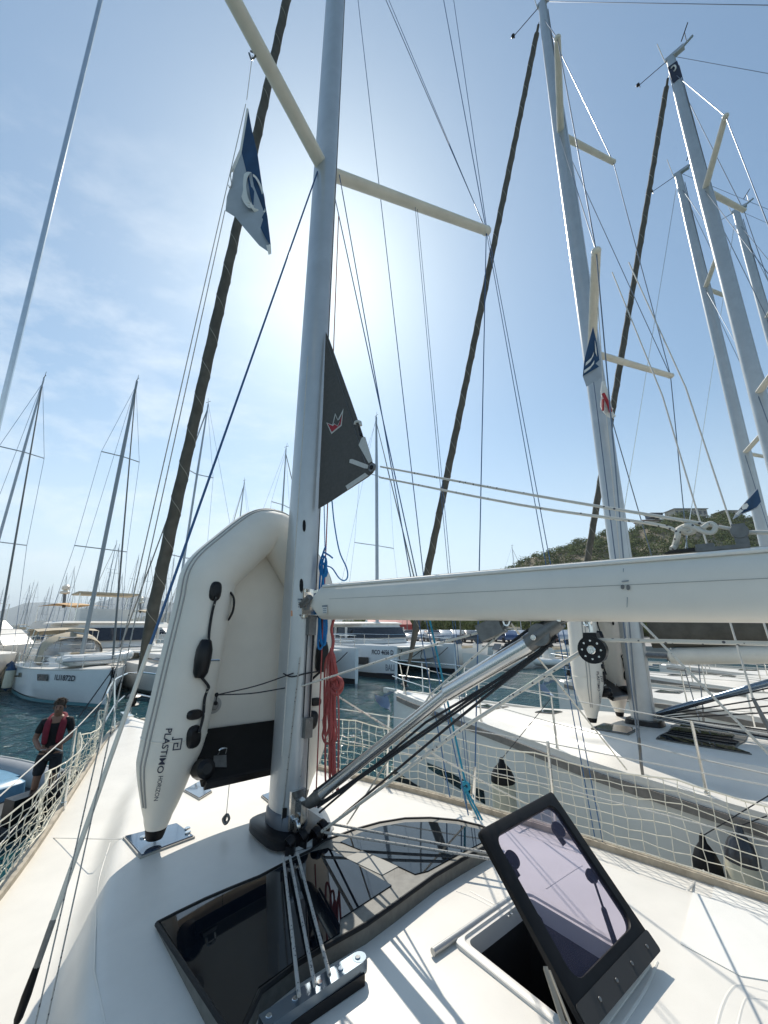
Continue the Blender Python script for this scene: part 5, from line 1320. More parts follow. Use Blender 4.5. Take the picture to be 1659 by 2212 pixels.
def simple_rig(t, xm, zdk, hm, L, mm=ALUD, rr=.068, spn=2, furl=True, B=3.6, boomc=BEIGE, detail=True):
    def T(mb, name, m, par=None, **k): return mb.build(name, m, par or t, local=True, **k)
    ms = T(MB().tube([(xm, 0, zdk), (xm - .01 * hm, 0, zdk + hm * .7), (xm - .016 * hm, 0, zdk + hm)], [rr, rr, rr * .6], 8), 'mast', mm)
    for k in range(spn):
        z = zdk + hm * (k + 1) / (spn + 1) * 1.02
        T(MB().tube([(xm - .35, -B * .32 * (1 - .2 * k), z + .04), (xm - .01 * hm * .5, 0, z), (xm - .35, B * .32 * (1 - .2 * k), z + .04)], .03, 6), 'spreader', mm, ms)
    w = .010
    for sg in (-1, 1):
        pts = [V((xm - .25, sg * B * .45, zdk))] + [V((xm - .35, sg * B * .32 * (1 - .2 * k), zdk + hm * (k + 1) / (spn + 1) * 1.02 + .04)) for k in range(spn)] + [V((xm - .016 * hm, 0, zdk + hm * .98))]
        T(MB().tube(pts, w, 4), 'shroud', WIREB)
    T(MB().tube([(L - .15, 0, zdk + .1), (xm - .012 * hm, 0, zdk + hm * .96)], [.05, .03] if furl else w, 6), 'furled_headsail' if furl else 'forestay', mat('grey sail cover', (.20, .20, .19), .8) if furl else WIREB)
    T(MB().tube([(.1, 0, zdk), (xm - .016 * hm, 0, zdk + hm)], w, 4), 'backstay', WIREB)
    bo_ = T(MB().tube([(xm - .1, 0, zdk + 1.15), (xm - .36 * L, 0, zdk + 1.25)], .07, 8), 'boom', mm)
    T(MB().tube([(xm - .2, 0, zdk + 1.32), (xm - .2 * L, 0, zdk + 1.35), (xm - .35 * L, 0, zdk + 1.33)], [.13, .12, .07], 8), 'sail_cover', boomc, bo_)
    T(MB().tube([(xm - .016 * hm, 0, zdk + hm), (xm - .016 * hm + .1, 0, zdk + hm + .45)], .012, 4).tube([(xm - .016 * hm - .2, 0, zdk + hm + .12), (xm - .016 * hm + .25, 0, zdk + hm + .14)], .02, 4), 'masthead_gear', BLACKP, ms)
    return ms
def moored_boat(label, group='sailing boats far across the basin', L=11.5, B=3.7, H=1.15, hm=15.5, hullm=HULLW, bimini=True, furl=True, name='moored_sailboat', cat='sailboat'):
    t = thing(name, label, cat, (0, 0, 0), 0, group)
    def T(mb, nm, m, par=None, **k): return mb.build(nm, m, par or t, local=True, **k)
    h, e = loft_hull(L, B, H); T(h, 'hull', hullm); T(deck_from(e), 'deck', GEL)
    c = T(cabin(L * .30, L * .72, B * .31, B * .17, H + .05, .42), 'cabin', GEL)
    T(cabin(L * .33, L * .66, B * .318, B * .20, H + .20, .14, .3), 'cabin_window', WINB, c)
    if bimini:
        T(MB().prism([V((L * .05, -B * .33, H + 1.75)), V((L * .26, -B * .33, H + 1.85)), V((L * .26, B * .33, H + 1.85)), V((L * .05, B * .33, H + 1.75))], (0, 0, .05)), 'bimini', BEIGE)
        for sx in (-1, 1):
            for xx in (.06, .25): T(MB().tube([(L * xx, sx * B * .33, H), (L * xx, sx * B * .33, H + 1.78)], .02, 4), 'bimini_leg', STEEL)
        T(cabin(L * .26, L * .36, B * .30, B * .26, H + .45, .55, .45), 'sprayhood', BEIGE)
    simple_rig(t, L * .56, H + .45, hm, L, furl=furl, B=B)
    rl = MB()
    for sx in (-1, 1):
        pts = [V((x, sx * b * .97, z + .55)) for x, b, z in e]; rl.tube(pts, .014, 4)
        for x, b, z in e[::2]: rl.tube([(x, sx * b * .97, z), (x, sx * b * .97, z + .55)], .014, 4)
    T(rl, 'guard_rail', STEEL)
    return t
def putpx(t, x, ytop, hz, rz, xm=0.0, hm=None, scale=1.0):
    """stand a boat so that its masthead (hz above the water) shows at the picture point"""
    d = ray(x, ytop); p = CAM + d * ((hz - CAMZ) / d.z)
    t.location = (p.x, p.y, 0); t.rotation_euler = (0, 0, rz); t.scale = (scale,) * 3
    R_ = Matrix.Rotation(rz, 3, 'Z') @ V((xm * scale, 0, 0)); t.location = (p.x - R_.x, p.y - R_.y, 0)
    return t

# ------------------------------------------------------------------ the nearer boat on the left with its registration number
def dirang(a, b): d = V(b) - V(a); return math.atan2(d.y, d.x)
CS = .84
bow = onz(243, 1450, 1.30); st = onz(16, 1492, .35)
hdg = V((.77, -.64, 0)).normalized(); rzc = math.atan2(hdg.y, hdg.x)
Lc = 11.4
lc = V((bow.x, bow.y, 0)) - hdg * (Lc + .1) * CS
cr = thing('cruising_yacht', 'white cruising yacht on the left with dark number on its bow and beige sprayhood', 'sailing yacht', tuple(lc), rzc)
cr.scale = (CS,) * 3; MW[cr.name] = MW[cr.name] @ Matrix.Scale(CS, 4)
def Tc(mb, name, m, par=None, **k): return mb.build(name, m, par or cr, local=True, **k)
h, e = loft_hull(Lc, 4.1, 1.42, .22, .42, 17); hc_ = Tc(h, 'hull', HULLB)
Tc(deck_from(e, .10), 'deck', GEL)
rg = MB(); 
bs = MB()
for sg in (-1, 1):
    bs.loft([[V((x + .01, sg * (b * (.90 * (1 - max(0, (q - .5) / .5) ** 2 * .42) + .05) + .012), zz)) if False else V((x + .01, sg * (b * .93 * (1 - max(0, (i / 16 - .5) / .5) ** 2 * .42) + .03), zz)) for zz in (.02, .16)] for i, (x, b, z) in enumerate(e) for q in (i / 16,)], cap=False, closed=False)
Tc(bs, 'boot_stripe', TOPSIDE, hc_)
Tc(MB().tube([V((x, b * 1.0, z)) for x, b, z in e], .03, 6).tube([V((x, -b * 1.0, z)) for x, b, z in e], .03, 6), 'toe_rail', GEL)
cb = Tc(cabin(3.4, 9.3, 1.30, .5, 1.50, .42, 1.3), 'coachroof', GEL)
Tc(cabin(3.6, 8.2, 1.335, .80, 1.62, .17, .5), 'cabin_window', WINB, cb)
bvc = bvh_of(hc_)
text_on(bvc, '1LI1872D', (178, 1476 - 7 + 0), (238, 1468), .20, hc_, INK) if False else None
text_on(bvc, '1LI1872D', (117, 1469), (161, 1472), .21, hc_, INK, .02, .05)
def hpc(poly, name, m): return hull_patch(bvc, poly, name, m, hc_, off=.10)
hpc([(80, 1456), (103, 1457), (103, 1471), (80, 1470)], 'hull_window', WINB)
hpc([(31, 1453), (46, 1453), (46, 1463), (31, 1462)], 'hull_window', WINB)
hpc([(238, 1448), (245, 1444), (243, 1456), (237, 1460)], 'hull_window', WINB)
xmC = 6.3
d = ray(284, 820); hmC = None
mbase = V(lc) + hdg * xmC * CS
k = mbase.y / ray(284, 820).y; ztop = CAMZ + ray(284, 820).z * k
print('cruiser mast top', ztop, px(V((mbase.x, mbase.y, ztop))))
hmC = ztop / CS - 1.95
ms = simple_rig(cr, xmC, 1.95, hmC, Lc, mm=mat('grey painted mast', (.30, .33, .35), .4, .4), rr=.11, spn=2, B=4.1)
# sprayhood with clear panels and bimini
def hoop(x, w, zt, z0=1.55, n=12): return [V((x, w * math.cos(PI * j / n), z0 + (zt - z0) * math.sin(PI * j / n) ** .55)) for j in range(n + 1)]
Tc(MB().loft([hoop(5.2, 1.2, 2.05), hoop(4.6, 1.38, 2.95), hoop(3.9, 1.40, 3.15)], cap=False, closed=False), 'clear_screen', CLEARP)
Tc(MB().loft([hoop(4.75, 1.40, 2.90), hoop(4.6, 1.42, 3.0), hoop(3.9, 1.44, 3.2), hoop(3.3, 1.42, 3.15)], cap=False, closed=False).tube(hoop(5.4, 1.22, 2.08), .04, 6), 'sprayhood', BEIGE)
Tc(MB().loft([[V((x, y, z - .04 * y * y)) for y in (-1.5, -.75, 0, .75, 1.5)] for x, z in ((3.0, 3.30), (1.8, 3.42), (.5, 3.30), (.3, 3.0))], cap=False, closed=False), 'bimini', BEIGE)
lg = MB()
for sx in (-1, 1):
    for xx, zz in ((3.0, 3.2), (1.8, 3.3), (.5, 3.2)): lg.tube([(1.7 + (xx - 1.7) * .4, sx * 1.6, 1.5), (xx, sx * 1.45, zz)], .025, 5)
Tc(lg, 'bimini_frame', STEEL)
rl = MB()
for sx in (-1, 1):
    for dz in (.6, .3): rl.tube([V((x, sx * b * .97, z + dz)) for x, b, z in e], .014, 4)
    for x, b, z in e[::2]: rl.tube([(x, sx * b * .97, z), (x, sx * b * .97, z + .62)], .018, 5)
Tc(rl, 'guard_rail', STEEL)
Tc(MB().tube([(Lc + .1, 0, 1.6), (Lc + .5, 0, 1.55)], .06, 6).ball((Lc + .45, 0, 1.40), .14, 8, (1, .6, 1)), 'anchor', BLACKP)
# deflated little dinghy on its foredeck
dd = thing('folded_dinghy', 'small white and grey dinghy lying on the foredeck of the numbered yacht', 'dinghy', tuple(MW[cr.name] @ V((8.6, 0, 1.62))), rzc + PI / 2)
def Td(mb, name, m, **k): return mb.build(name, m, dd, local=True, **k)
pp = catmull([(-1.2, .45, .25), (.2, .5, .25), (1.0, .3, .32), (1.25, 0, .38), (1.0, -.3, .32), (.2, -.5, .25), (-1.2, -.45, .25)], 5)
Td(MB().tube(pp, [.10] + [.20] * (len(pp) - 2) + [.10], 12, ax=V((0, 0, 1))), 'side_tube', HULLW); Td(MB().tube([p + V((0, 0, .0)) + V((p.x * .0, p.y * .42, 0)) for p in pp], .03, 6), 'rub_strake', PVCG); Td(MB().box((-.1, 0, .15), (2, .8, .06)), 'floor', PVCG)
random.seed(21)
for i, (xx, lab) in enumerate(((1.1, 'white fender hanging at the stern end of the numbered yacht'), (3.0, 'white fender hanging amidships on the numbered yacht'))):
    ii = int(xx / Lc * 16); b = e[ii][1]; p = MW[cr.name] @ V((xx, -b - .2, .25)); fender(tuple(p), .18, .95, FENDERC, NAVY, lab, MW[cr.name] @ V((xx, -b, 1.95)))
p = MW[cr.name] @ V((.2, -1.9, .2)); fender(tuple(p), .2, 1.0, FENDERC, NAVY, 'third white fender by the left picture edge', MW[cr.name] @ V((.2, -1.7, 1.9)))
for i, (xa, ya, xb, yb, lab) in enumerate(((268, 1440, 262, 1518, 'left mooring line from the numbered bow into the water'), (272, 1440, 258, 1500, 'right mooring line from the numbered bow into the water'))): 
    a = onpl(xa - 20, ya, V((bow.x, bow.y, 0)), V((0, 1, 0))); rope('mooring_line', [a, V((a.x + .5 * i, a.y - 1.5, -.1))], .02, ROPED, lab)

# ------------------------------------------------------------------ catamarans
def catamaran(label, loc, rz, hullm=HULLB, L=11.5, fly=False, mast_h=None, group=None):
    t = thing('catamaran', label, 'catamaran', loc, rz, group)
    def T(mb, name, m, par=None, **k): return mb.build(name, m, par or t, local=True, **k)
    hulls = []
    for sg in (-1, 1):
        rings = []
        for q in [0, .08, .2, .4, .6, .8, .92, 1]:
            x = L * q; b = 1.0 * (1 - max(0, (q - .55) / .45) ** 1.7 * .90); z = 1.35 + .45 * sst(q * 3) ; y0 = sg * 2.55
            half = [(b * .92, z), (b, z * .6), (b * .95, .30), (b * .7, -.05), (.01, -.4)]
            rings.append([V((x, y0 - yy, zz)) for yy, zz in half] + [V((x, y0 + yy, zz)) for yy, zz in reversed(half[:-1])])
        mb = MB().loft(rings, cap=False, closed=False); n = len(rings[0]); mb.f.append(tuple(range(n))); k = len(mb.v); mb.f.append(tuple(reversed(range(k - n, k))))
        mb.add([V((x, sg * 2.55 + s_ * 1.0 * .92 * (1 - max(0, (q - .55) / .45) ** 1.7 * .90), 1.35 + .45 * sst(q * 3))) for q in [0, .08, .2, .4, .6, .8, .92, 1] for x in (L * q,) for s_ in (-1, 1)], [(2 * i, 2 * i + 1, 2 * i + 3, 2 * i + 2) for i in range(7)])
        hl = T(mb, 'hull', hullm); hulls.append(hl)
        st_ = MB()
        for s2 in (-1, 1):
            st_.loft([[V((L * q, sg * 2.55 + s2 * (1.0 * .96 * (1 - max(0, (q - .55) / .45) ** 1.7 * .90) + .012), zz)) for zz in (-.02, .26)] for q in [0, .08, .2, .4, .6, .8, .92, 1.0]], cap=False, closed=False)
        T(st_, 'boot_stripe', ANTIF, hl)
    T(MB().box((L * .46, 0, 1.30), (L * .80, 4.2, .9)), 'bridge_deck', hullm)
    T(MB().box((L * .90, 0, 1.68), (L * .14, 3.6, .08)), 'foredeck', GEL)
    cb = T(MB().loft([[V((x, y, z)) for x, y in rsec2] for z, rsec2 in ((1.78, [(L * .12 + a[0] * L * .56, a[1] * 2.7) for a in ((0, -1), (.7, -1), (.95, -.7), (1, 0), (.95, .7), (.7, 1), (0, 1))]), (3.05, [(L * .12 + a[0] * L * .50, a[1] * 2.4) for a in ((0, -1), (.7, -1), (.95, -.7), (1, 0), (.95, .7), (.7, 1), (0, 1))]))]), 'saloon', GEL)
    T(MB().loft([[V((x, y, z)) for x, y in rs] for z, rs in ((2.15, [(L * .14 + a[0] * L * .532, a[1] * 2.64) for a in ((0, -1), (.7, -1), (.95, -.7), (1, 0), (.95, .7), (.7, 1), (0, 1))]), (2.85, [(L * .14 + a[0] * L * .498, a[1] * 2.50) for a in ((0, -1), (.7, -1), (.95, -.7), (1, 0), (.95, .7), (.7, 1), (0, 1))]))]), 'saloon_window', WINB, cb)
    for a_ in (.30, .42, .54): T(MB().box((L * a_, -2.62, 2.5), (.10, .12, .72)).box((L * a_, 2.62, 2.5), (.10, .12, .72)), 'window_post', GEL, cb)
    T(MB().loft([[V((L * .02 + a[0] * L * k, a[1] * 2.75 * k2, z)) for a in ((0, -1), (.8, -1), (.95, -.7), (1, 0), (.95, .7), (.8, 1), (0, 1))] for z, k, k2 in ((3.03, .60, 1), (3.12, .61, 1), (3.22, .56, .9))]), 'roof', GEL)
    if fly:
        T(MB().box((L * .30, 0, 3.6), (2.0, 2.8, .8)), 'helm_station', GEL); T(MB().box((L * .25, 0, 5.0), (3.2, 3.4, .10)), 'bimini', BEIGE)
        for a in (-1, 1):
            for b in (-1, 1): T(MB().tube([(L * .25 + a * 1.5, b * 1.6, 3.2), (L * .25 + a * 1.5, b * 1.6, 5.0)], .03, 5), 'bimini_leg', STEEL)
    rl = MB()
    for sg in (-1, 1):
        for dz in (.65, .35): rl.tube([(0.3, sg * 3.3, 1.55 + dz), (L * .6, sg * 3.4, 1.8 + dz), (L * .97, sg * 2.7, 1.8 + dz), (L * .97, sg * 1.6, 1.8 + dz)], .018, 5)
        for x, y in ((.3, 3.3), (2.5, 3.38), (4.7, 3.4), (6.8, 3.4), (9, 3.05), (11, 2.7)): rl.tube([(x, sg * y, 1.5), (x, sg * y, 2.45)], .018, 5)
    T(rl, 'guard_rail', STEEL)
    for y in (-2.0, 2.0): T(MB().tube(catmull([(L * .99, y, 1.6), (L * .93, y * .8, 1.0), (L * .9, y * .3, .9), (L * .96, 0, 1.5)], 5), .025, 5), 'bridle_line', ROPED)
    if mast_h: simple_rig(t, L * .55, 3.1, mast_h, L, rr=.13, B=6, boomc=BEIGE)
    return t, hulls
# heading seen from the camera: towards the right and nearer
cat_h = V((.62, -.785, 0)).normalized(); rzk = math.atan2(cat_h.y, cat_h.x)
def place_bow(x, y, z, hd_, L, yoff):
    p = onz(x, y, z); s = V((-hd_.y, hd_.x, 0))   # local +y
    return tuple(V((p.x, p.y, 0)) - hd_ * L - s * yoff)
# mast px (768,1055)
k1, hl1 = catamaran('white catamaran with black number, dark stripe and mast, moored bow first behind the boom', place_bow(856, 1468, 0.0, cat_h, 11.5, -2.55), rzk, mast_h=17.2)
print('cat mast px', px(MW[k1.name] @ V((11.5 * .55, 0, 3.1))), px(MW[k1.name] @ V((11.5 * .55 - .27, 0, 20.3))))
k2, hl2 = catamaran('left catamaran without number, only its near bow showing beside the red rope', place_bow(770, 1478, 0.0, cat_h, 11.5, 2.55), rzk, fly=False)
bb_ = bvh_of(hl1[0])
text_on(bb_, 'FICO 4656 D', (803, 1413.5), (850, 1415), .27, hl1[0], INK, .03)
text_on(bb_, 'BALI', (833, 1449), (852, 1450), .36, hl1[0], INKG, .03)
hull_patch(bb_, [(772, 1452), (851, 1455), (849, 1459), (772, 1456)], 'hull_stripe', INK, hl1[0], .10)
hull_patch(bb_, [(772, 1419), (796, 1420), (796, 1436), (772, 1435)], 'hull_window', WINB, hl1[0], .10)
# catamaran on the left behind the furled sail
k3, hl3 = catamaran('white catamaran on the left behind the furled brown sail, facing the fairway', place_bow(392, 1478, 0.0, V((.70, -.714, 0)).normalized(), 12.5, 2.55), math.atan2(-.714, .70), HULLW, 12.5, True)
b3 = bvh_of(hl3[0]); 
text_on(b3, '1 LE 8 0 D', (311, 1426), (334, 1428), .26, hl3[0], INKG, .02)
text_on(b3, 'FOUNTAINE PAJOT', (312, 1483), (345, 1487), .17, hl3[0], LABEL, .02)
# boats at the left edge
def motor_yacht(label, loc, rz, L=13.0, top=BEIGE, sc=1.0, group='motor yachts along the quay'):
    t = thing('motor_yacht', label, 'motor yacht', loc, rz, group)
    def T(mb, name, m, par=None, **k): return mb.build(name, m, par or t, local=True, **k)
    h, e = loft_hull(L, 4.2, 1.5, .5, .5); hl = T(h, 'hull', HULLW); T(deck_from(e), 'deck', GEL)
    c = T(cabin(L * .15, L * .72, 1.7, 1.1, 1.55, 1.15, 1.6), 'saloon', GEL); T(cabin(L * .17, L * .67, 1.73, 1.2, 1.95, .55, .8), 'saloon_window', WINB, c)
    T(cabin(L * .12, L * .52, 1.6, 1.2, 2.75, .55, .6), 'flybridge', GEL)
    T(MB().loft([[V((x, y, z - .05 * y * y)) for y in (-1.5, -.75, 0, .75, 1.5)] for x, z in ((L * .14, 4.55), (L * .30, 4.75), (L * .44, 4.55))], cap=False, closed=False), 'canopy', top)
    lg = MB()
    for sx in (-1, 1):
        for xx in (.15, .43): lg.tube([(L * xx, sx * 1.45, 3.2), (L * xx, sx * 1.45, 4.5)], .03, 5)
    T(lg, 'canopy_frame', STEEL)
    rm = T(MB().tube([(L * .2, 0, 4.4), (L * .18, 0, 5.6)], .12, 8), 'radar_mast', DSTEEL); T(MB().lathe((L * .18, 0, 5.5), (0, 0, 1), [(0, .1), (.05, .35), (.2, .35), (.3, .15), (.34, .15), (.4, .28), (.65, .28), (.8, .1)], 14), 'radar_dome', CREAM, rm)
    rl = MB()
    for sx in (-1, 1):
        rl.tube([V((x, sx * b * .97, z + .7)) for x, b, z in e[4:]], .02, 4)
        for x, b, z in e[4::2]: rl.tube([(x, sx * b * .97, z), (x, sx * b * .97, z + .7)], .02, 4)
    T(rl, 'guard_rail', STEEL)
    return t
p = at(200, 1402, 34); motor_yacht('motor yacht with orange beige canopy and round radar domes behind the numbered yacht', (p.x - 5, p.y, 0), math.radians(-18), top=mat('ochre canvas', (.55, .34, .16), .8))
p = at(20, 1402, 27); motor_yacht('low motor yacht cut by the left picture edge with dark windows', (p.x - 9, p.y + 2, 0), math.radians(-8), 13)
p = at(330, 1395, 48); motor_yacht('small motor yacht far behind the left catamaran', (p.x - 4, p.y, 0), math.radians(-12), 11, top=BEIGE)

# ------------------------------------------------------------------ masts of the boats across the water
proto = moored_boat('thin masted sailboat far across the basin, one of the crowd on the left')
random.seed(77)
XM = 11.5 * .56 - .016 * 15.5; HT = 1.6 + 15.5
first = [True]
def far(x, y, label=None, sc=1.0, rz=None, src=proto, group=None):
    if first[0]: c = src; first[0] = False
    else: c = copy_tree(src)
    rz_ = rz if rz is not None else random.uniform(-.9, -.2) + random.choice([0, PI])
    putpx(c, x, y, HT * sc, rz_, XM, scale=sc)
    if label: c['label'] = label
    if group: c['group'] = group
    elif 'group' in c and label: del c['group']
    return c
near = moored_boat('sailboat with a tall dark furled mast at the left picture edge', group='tall masts standing out on the left', L=12, B=3.9, H=1.3, hm=15.5)
near.parent = None
first_near = [True]
def nearb(x, y, label, sc, rz):
    c = near if first_near[0] else copy_tree(near); first_near[0] = False
    putpx(c, x, y, (1.75 + 15.5) * sc, rz, 12 * .56 - .25, scale=sc); c['label'] = label; return c
nearb(95, 818, 'sailboat with the leftmost tall mast, a dark roll along its front', 1.10, math.radians(-35))
nearb(450, 872, 'sailboat whose tall mast stands left of the dinghy behind the brown sail', .93, math.radians(150))
nearb(528, 1040, 'sailboat with the dark blue mast just above the dinghy left of centre', .86, math.radians(140))
nearb(618, 968, 'sailboat with the pale mast directly left of the main mast', .95, math.radians(-30))
nearb(1106, 1180, 'lone distant sailboat whose mast rises left of the wooded hill', .85, math.radians(-30))
lst = [(65, 1262), (74, 1255), (82, 1258), (107, 1268), (115, 1262), (145, 1240), (161, 1226), (212, 1228), (232, 1262), (252, 1170), (258, 1178), (270, 1268), (290, 1262), (300, 1200), (326, 1205), (348, 1258), (355, 1180), (362, 1170), (369, 1260), (377, 1200), (385, 1262), (395, 1240), (60, 1285), (98, 1288), (128, 1280), (176, 1285), (190, 1275), (222, 1282), (243, 1288), (280, 1285), (310, 1240), (335, 1280), (364, 1225), (374, 1285), (240, 1235), (20, 1285), (8, 1270), (405, 1210), (152, 1292), (200, 1290), (265, 1240), (345, 1290)]
ORD = ['first', 'second', 'third', 'fourth', 'fifth', 'sixth', 'seventh', 'eighth', 'ninth', 'tenth', 'eleventh', 'twelfth', 'thirteenth', 'fourteenth', 'fifteenth', 'sixteenth', 'seventeenth', 'eighteenth', 'nineteenth', 'twentieth']
lst.sort()
GRP = 'sailing boats far across the basin'
for k, (x, y) in enumerate(lst):
    side = 'between the left edge and the numbered yacht mast' if x < 180 else ('between the numbered yacht mast and the furled brown sail' if x < 330 else 'right of the furled brown sail')
    n_ = len([1 for q in lst[:k] if (q[0] < 180) == (x < 180) and (q[0] < 330) == (x < 330)])
    far(x, y, '%s far mast from the left %s' % (ORD[n_], side), sc=random.uniform(.85, 1.1), group=GRP)
for i, (x, y) in enumerate(((742, 1285), (722, 1290), (790, 1292))): far(x, y, '%s of three distant sailboats seen by the left end of the boom' % ('middle', 'leftmost', 'rightmost')[i], .9, group='sailboats under the boom')

# ------------------------------------------------------------------ quay, cars, small boats, shed (right)
def gz0(x, y, z=0.0): return onz(x, y, z)
QY = 62
def quay(poly, z, label):
    o = MB().prism([V((a, b, z)) for a, b in poly], (0, 0, -z - .4)).build('quay', CONC); o['kind'] = 'structure'; o['label'] = label; return o
quay([(-2, 44), (26, 41), (80, 40), (140, 60), (140, 95), (-6, 80)], .95, 'concrete quay edge beyond the water')
quay([(-160, 118), (-4, 84), (-2, 92), (-160, 132)], .9, 'far quay on the left')
def car(label, loc, rz, paint):
    t = thing('parked_car', label, 'car', loc, rz, 'cars parked along the quay')
    def T(mb, name, m, par=None): return mb.build(name, m, par or t, local=True)
    prof = [(-2.1, .35), (-2.12, .75), (-2.0, .92), (-1.75, 1.02), (-1.3, 1.42), (.35, 1.46), (1.05, 1.0), (1.9, .85), (2.1, .65), (2.1, .32)]
    rings = []
    for y, k in ((-.88, .0), (-.80, 1), (.80, 1), (.88, .0)): rings.append([V((x * (.985 if k == 0 else 1), y if z < 1.0 else y * .86, z - (.04 if k == 0 else 0))) for x, z in prof])
    T(MB().loft(rings), 'body', paint)
    for sg in (-1, 1): T(MB().prism([V((x, sg * (.89 - .1 * (z > 1.1)), z)) for x, z in ((-1.55, 1.02), (-1.2, 1.36), (.3, 1.40), (.85, 1.02))], (0, sg * .012, 0)), 'side_window', WINB)
    T(MB().prism([V((.42, -.68, 1.42)), V((.42, .68, 1.42)), V((1.02, .78, 1.03)), V((1.02, -.78, 1.03))], (.03, 0, .03)), 'windscreen', WINB)
    for sx in (-1.3, 1.32):
        for sg in (-1, 1): T(MB().disc((sx, sg * .78, .33), (0, sg, 0), .33, .14, 16), 'wheel', BLACK)
    for sg in (-1, 1): T(MB().box((2.06, sg * .62, .68), (.08, .3, .12)), 'headlight', STEEL)
    return t
PAINTS = [('white', (.7, .7, .7)), ('silver', (.45, .46, .48)), ('black', (.02, .02, .02)), ('dark blue', (.02, .05, .14)), ('grey', (.18, .19, .2)), ('red', (.4, .03, .03))]
pcar = {}
random.seed(31)
xs = [862, 885, 912, 935, 958, 985, 1012, 1040, 1066, 1094, 1120, 1150, 1178, 1205, 1228]
for i, x in enumerate(xs):
    cn, cc_ = PAINTS[(0, 1, 0, 4, 1, 0, 2, 1, 0, 3, 1, 0, 5, 1, 4)[i]]
    pm = mat(cn + ' car paint', cc_, .22, .3, coat=1.0)
    Yc = 50 + (i % 3) * 2.2; p = at(x, 1384, Yc); rz = math.radians(random.choice([80, 95, 260, 275]))
    where = 'left of the brown furled sail' if x < 905 else ('between the furled sail and the lamp post' if x < 990 else ('right of the lamp post' if x < 1110 else 'far right near the grey boom block'))
    lab = '%s car, %s from the left in the row parked on the quay' % (cn, ORD[i])
    if cn in pcar:
        c = copy_tree(pcar[cn]); c.location = (p.x, p.y, .95); c.rotation_euler = (0, 0, rz); c['label'] = lab
    else: pcar[cn] = car(lab, (p.x, p.y, .95), rz, pm)
def small_boat(label, loc, rz, sc=1.0, rib=False):
    t = thing('motor_boat', label, 'motorboat', loc, rz, 'small motorboats along the quay')
    def T(mb, name, m, par=None): return mb.build(name, m, par or t, local=True)
    if rib:
        sm = catmull([(-2.4, .8, .4), (.6, .85, .42), (2.0, .5, .55), (2.5, 0, .62), (2.0, -.5, .55), (.6, -.85, .42), (-2.4, -.8, .4)], 5)
        T(MB().tube(sm, [.08] + [.26] * (len(sm) - 2) + [.08], 12, ax=V((0, 0, 1))), 'side_tube', HULLW); T(MB().box((0, 0, .2), (4.2, 1.2, .3)), 'hull', PVCG)
    else:
        h, e = loft_hull(6.2, 2.3, .85, .45, .5, 11); h.v = [p - V((2.8, 0, 0)) for p in h.v]; T(h, 'hull', HULLW); d_ = deck_from(e, .03, -.05); d_.v = [p - V((2.8, 0, 0)) for p in d_.v]; T(d_, 'deck', GEL)
    T(MB().loft([[V((.1 + x, y, z)) for x, y in rsec(a, b, 12, 4)] for z, a, b in ((.7, .4, .5), (1.3, .35, .45), (1.5, .2, .4))]), 'console', GEL)
    T(MB().prism([V((.45, -.5, 1.4)), V((.45, .5, 1.4)), V((.15, .45, 1.85)), V((.15, -.45, 1.85))], (.02, 0, .02)), 'windscreen', WINB)
    T(MB().loft([[V((-2.8 + x, y, z)) for x, y in rsec(a, b, 12, 3)] for z, a, b in ((-.2, .08, .05), (.6, .1, .08), (.75, .25, .18), (1.2, .28, .2), (1.35, .15, .12))]), 'outboard_motor', BLACKP)
    T(MB().box((-1.4, 0, .9), (.6, 1.3, .4)), 'seat', BEIGE)
    t.scale = (sc,) * 3; MW[t.name] = Matrix.Translation(V(loc)) @ Matrix.Rotation(rz, 4, 'Z') @ Matrix.Scale(sc, 4)
    return t
for i, (x, Yb, rz, rib, sc, lab) in enumerate(((948, 33, -35, False, 1.15, 'white open motorboat moored right of the numbered catamaran'), (985, 38, -50, False, .95, 'white motorboat with low windscreen just behind the first one'), (1030, 40, -60, False, .9, 'small white motorboat in the middle of the quay row'), (1080, 30, 200, False, .9, 'low boat with dark motor beside the vang tube top'), (1185, 31, 195, True, .9, 'inflatable boat with black outboard left of the second dinghy'), (1130, 39, -70, False, .9, 'white motorboat half hidden by the metal tube'), (1225, 38, -80, False, .9, 'rightmost white motorboat close to the second dinghy'))):
    p = at(x, 1400, Yb); small_boat(lab, (p.x, p.y, 0), math.radians(rz), sc, rib)
p = at(838, 1385, 66)
sh_ = thing('boat_shed', 'red metal shed with a white gable on the quay', 'shed', (p.x, p.y, .9), math.radians(12))
MB().loft([[V((-3.5, y, z)) for y, z in ((-2.2, 0), (-2.2, 2.2), (0, 3.2), (2.2, 2.2), (2.2, 0))], [V((3.5, y, z)) for y, z in ((-2.2, 0), (-2.2, 2.2), (0, 3.2), (2.2, 2.2), (2.2, 0))]]).build('walls', REDSHED, sh_, local=True)
MB().prism([V((-3.56, y, z)) for y, z in ((-2.2, 0), (-2.2, 2.2), (0, 3.2), (2.2, 2.2), (2.2, 0))], (-.05, 0, 0)).build('gable', LABEL, sh_, local=True)
def lamp_post(x, Yb, h, lab):
    p = at(x, 1385, Yb); t = thing('lamp_post', lab, 'lamp post', (p.x, p.y, .95), 0, 'lamp posts on the quay')
    MB().tube([(0, 0, 0), (0, 0, h)], [.08, .05], 8).build('post', DSTEEL, t, local=True); MB().ball((0, 0, h + .25), .32, 12, (1, 1, .8)).build('globe', LABEL, t, local=True)
lamp_post(996, 46, 3.0, 'lamp post with white round globe behind the furled brown sail')
lamp_post(880, 58, 3.5, 'lamp post with white globe near the red shed')
lamp_post(1150, 56, 3.2, 'lamp post with white globe behind the vang head')
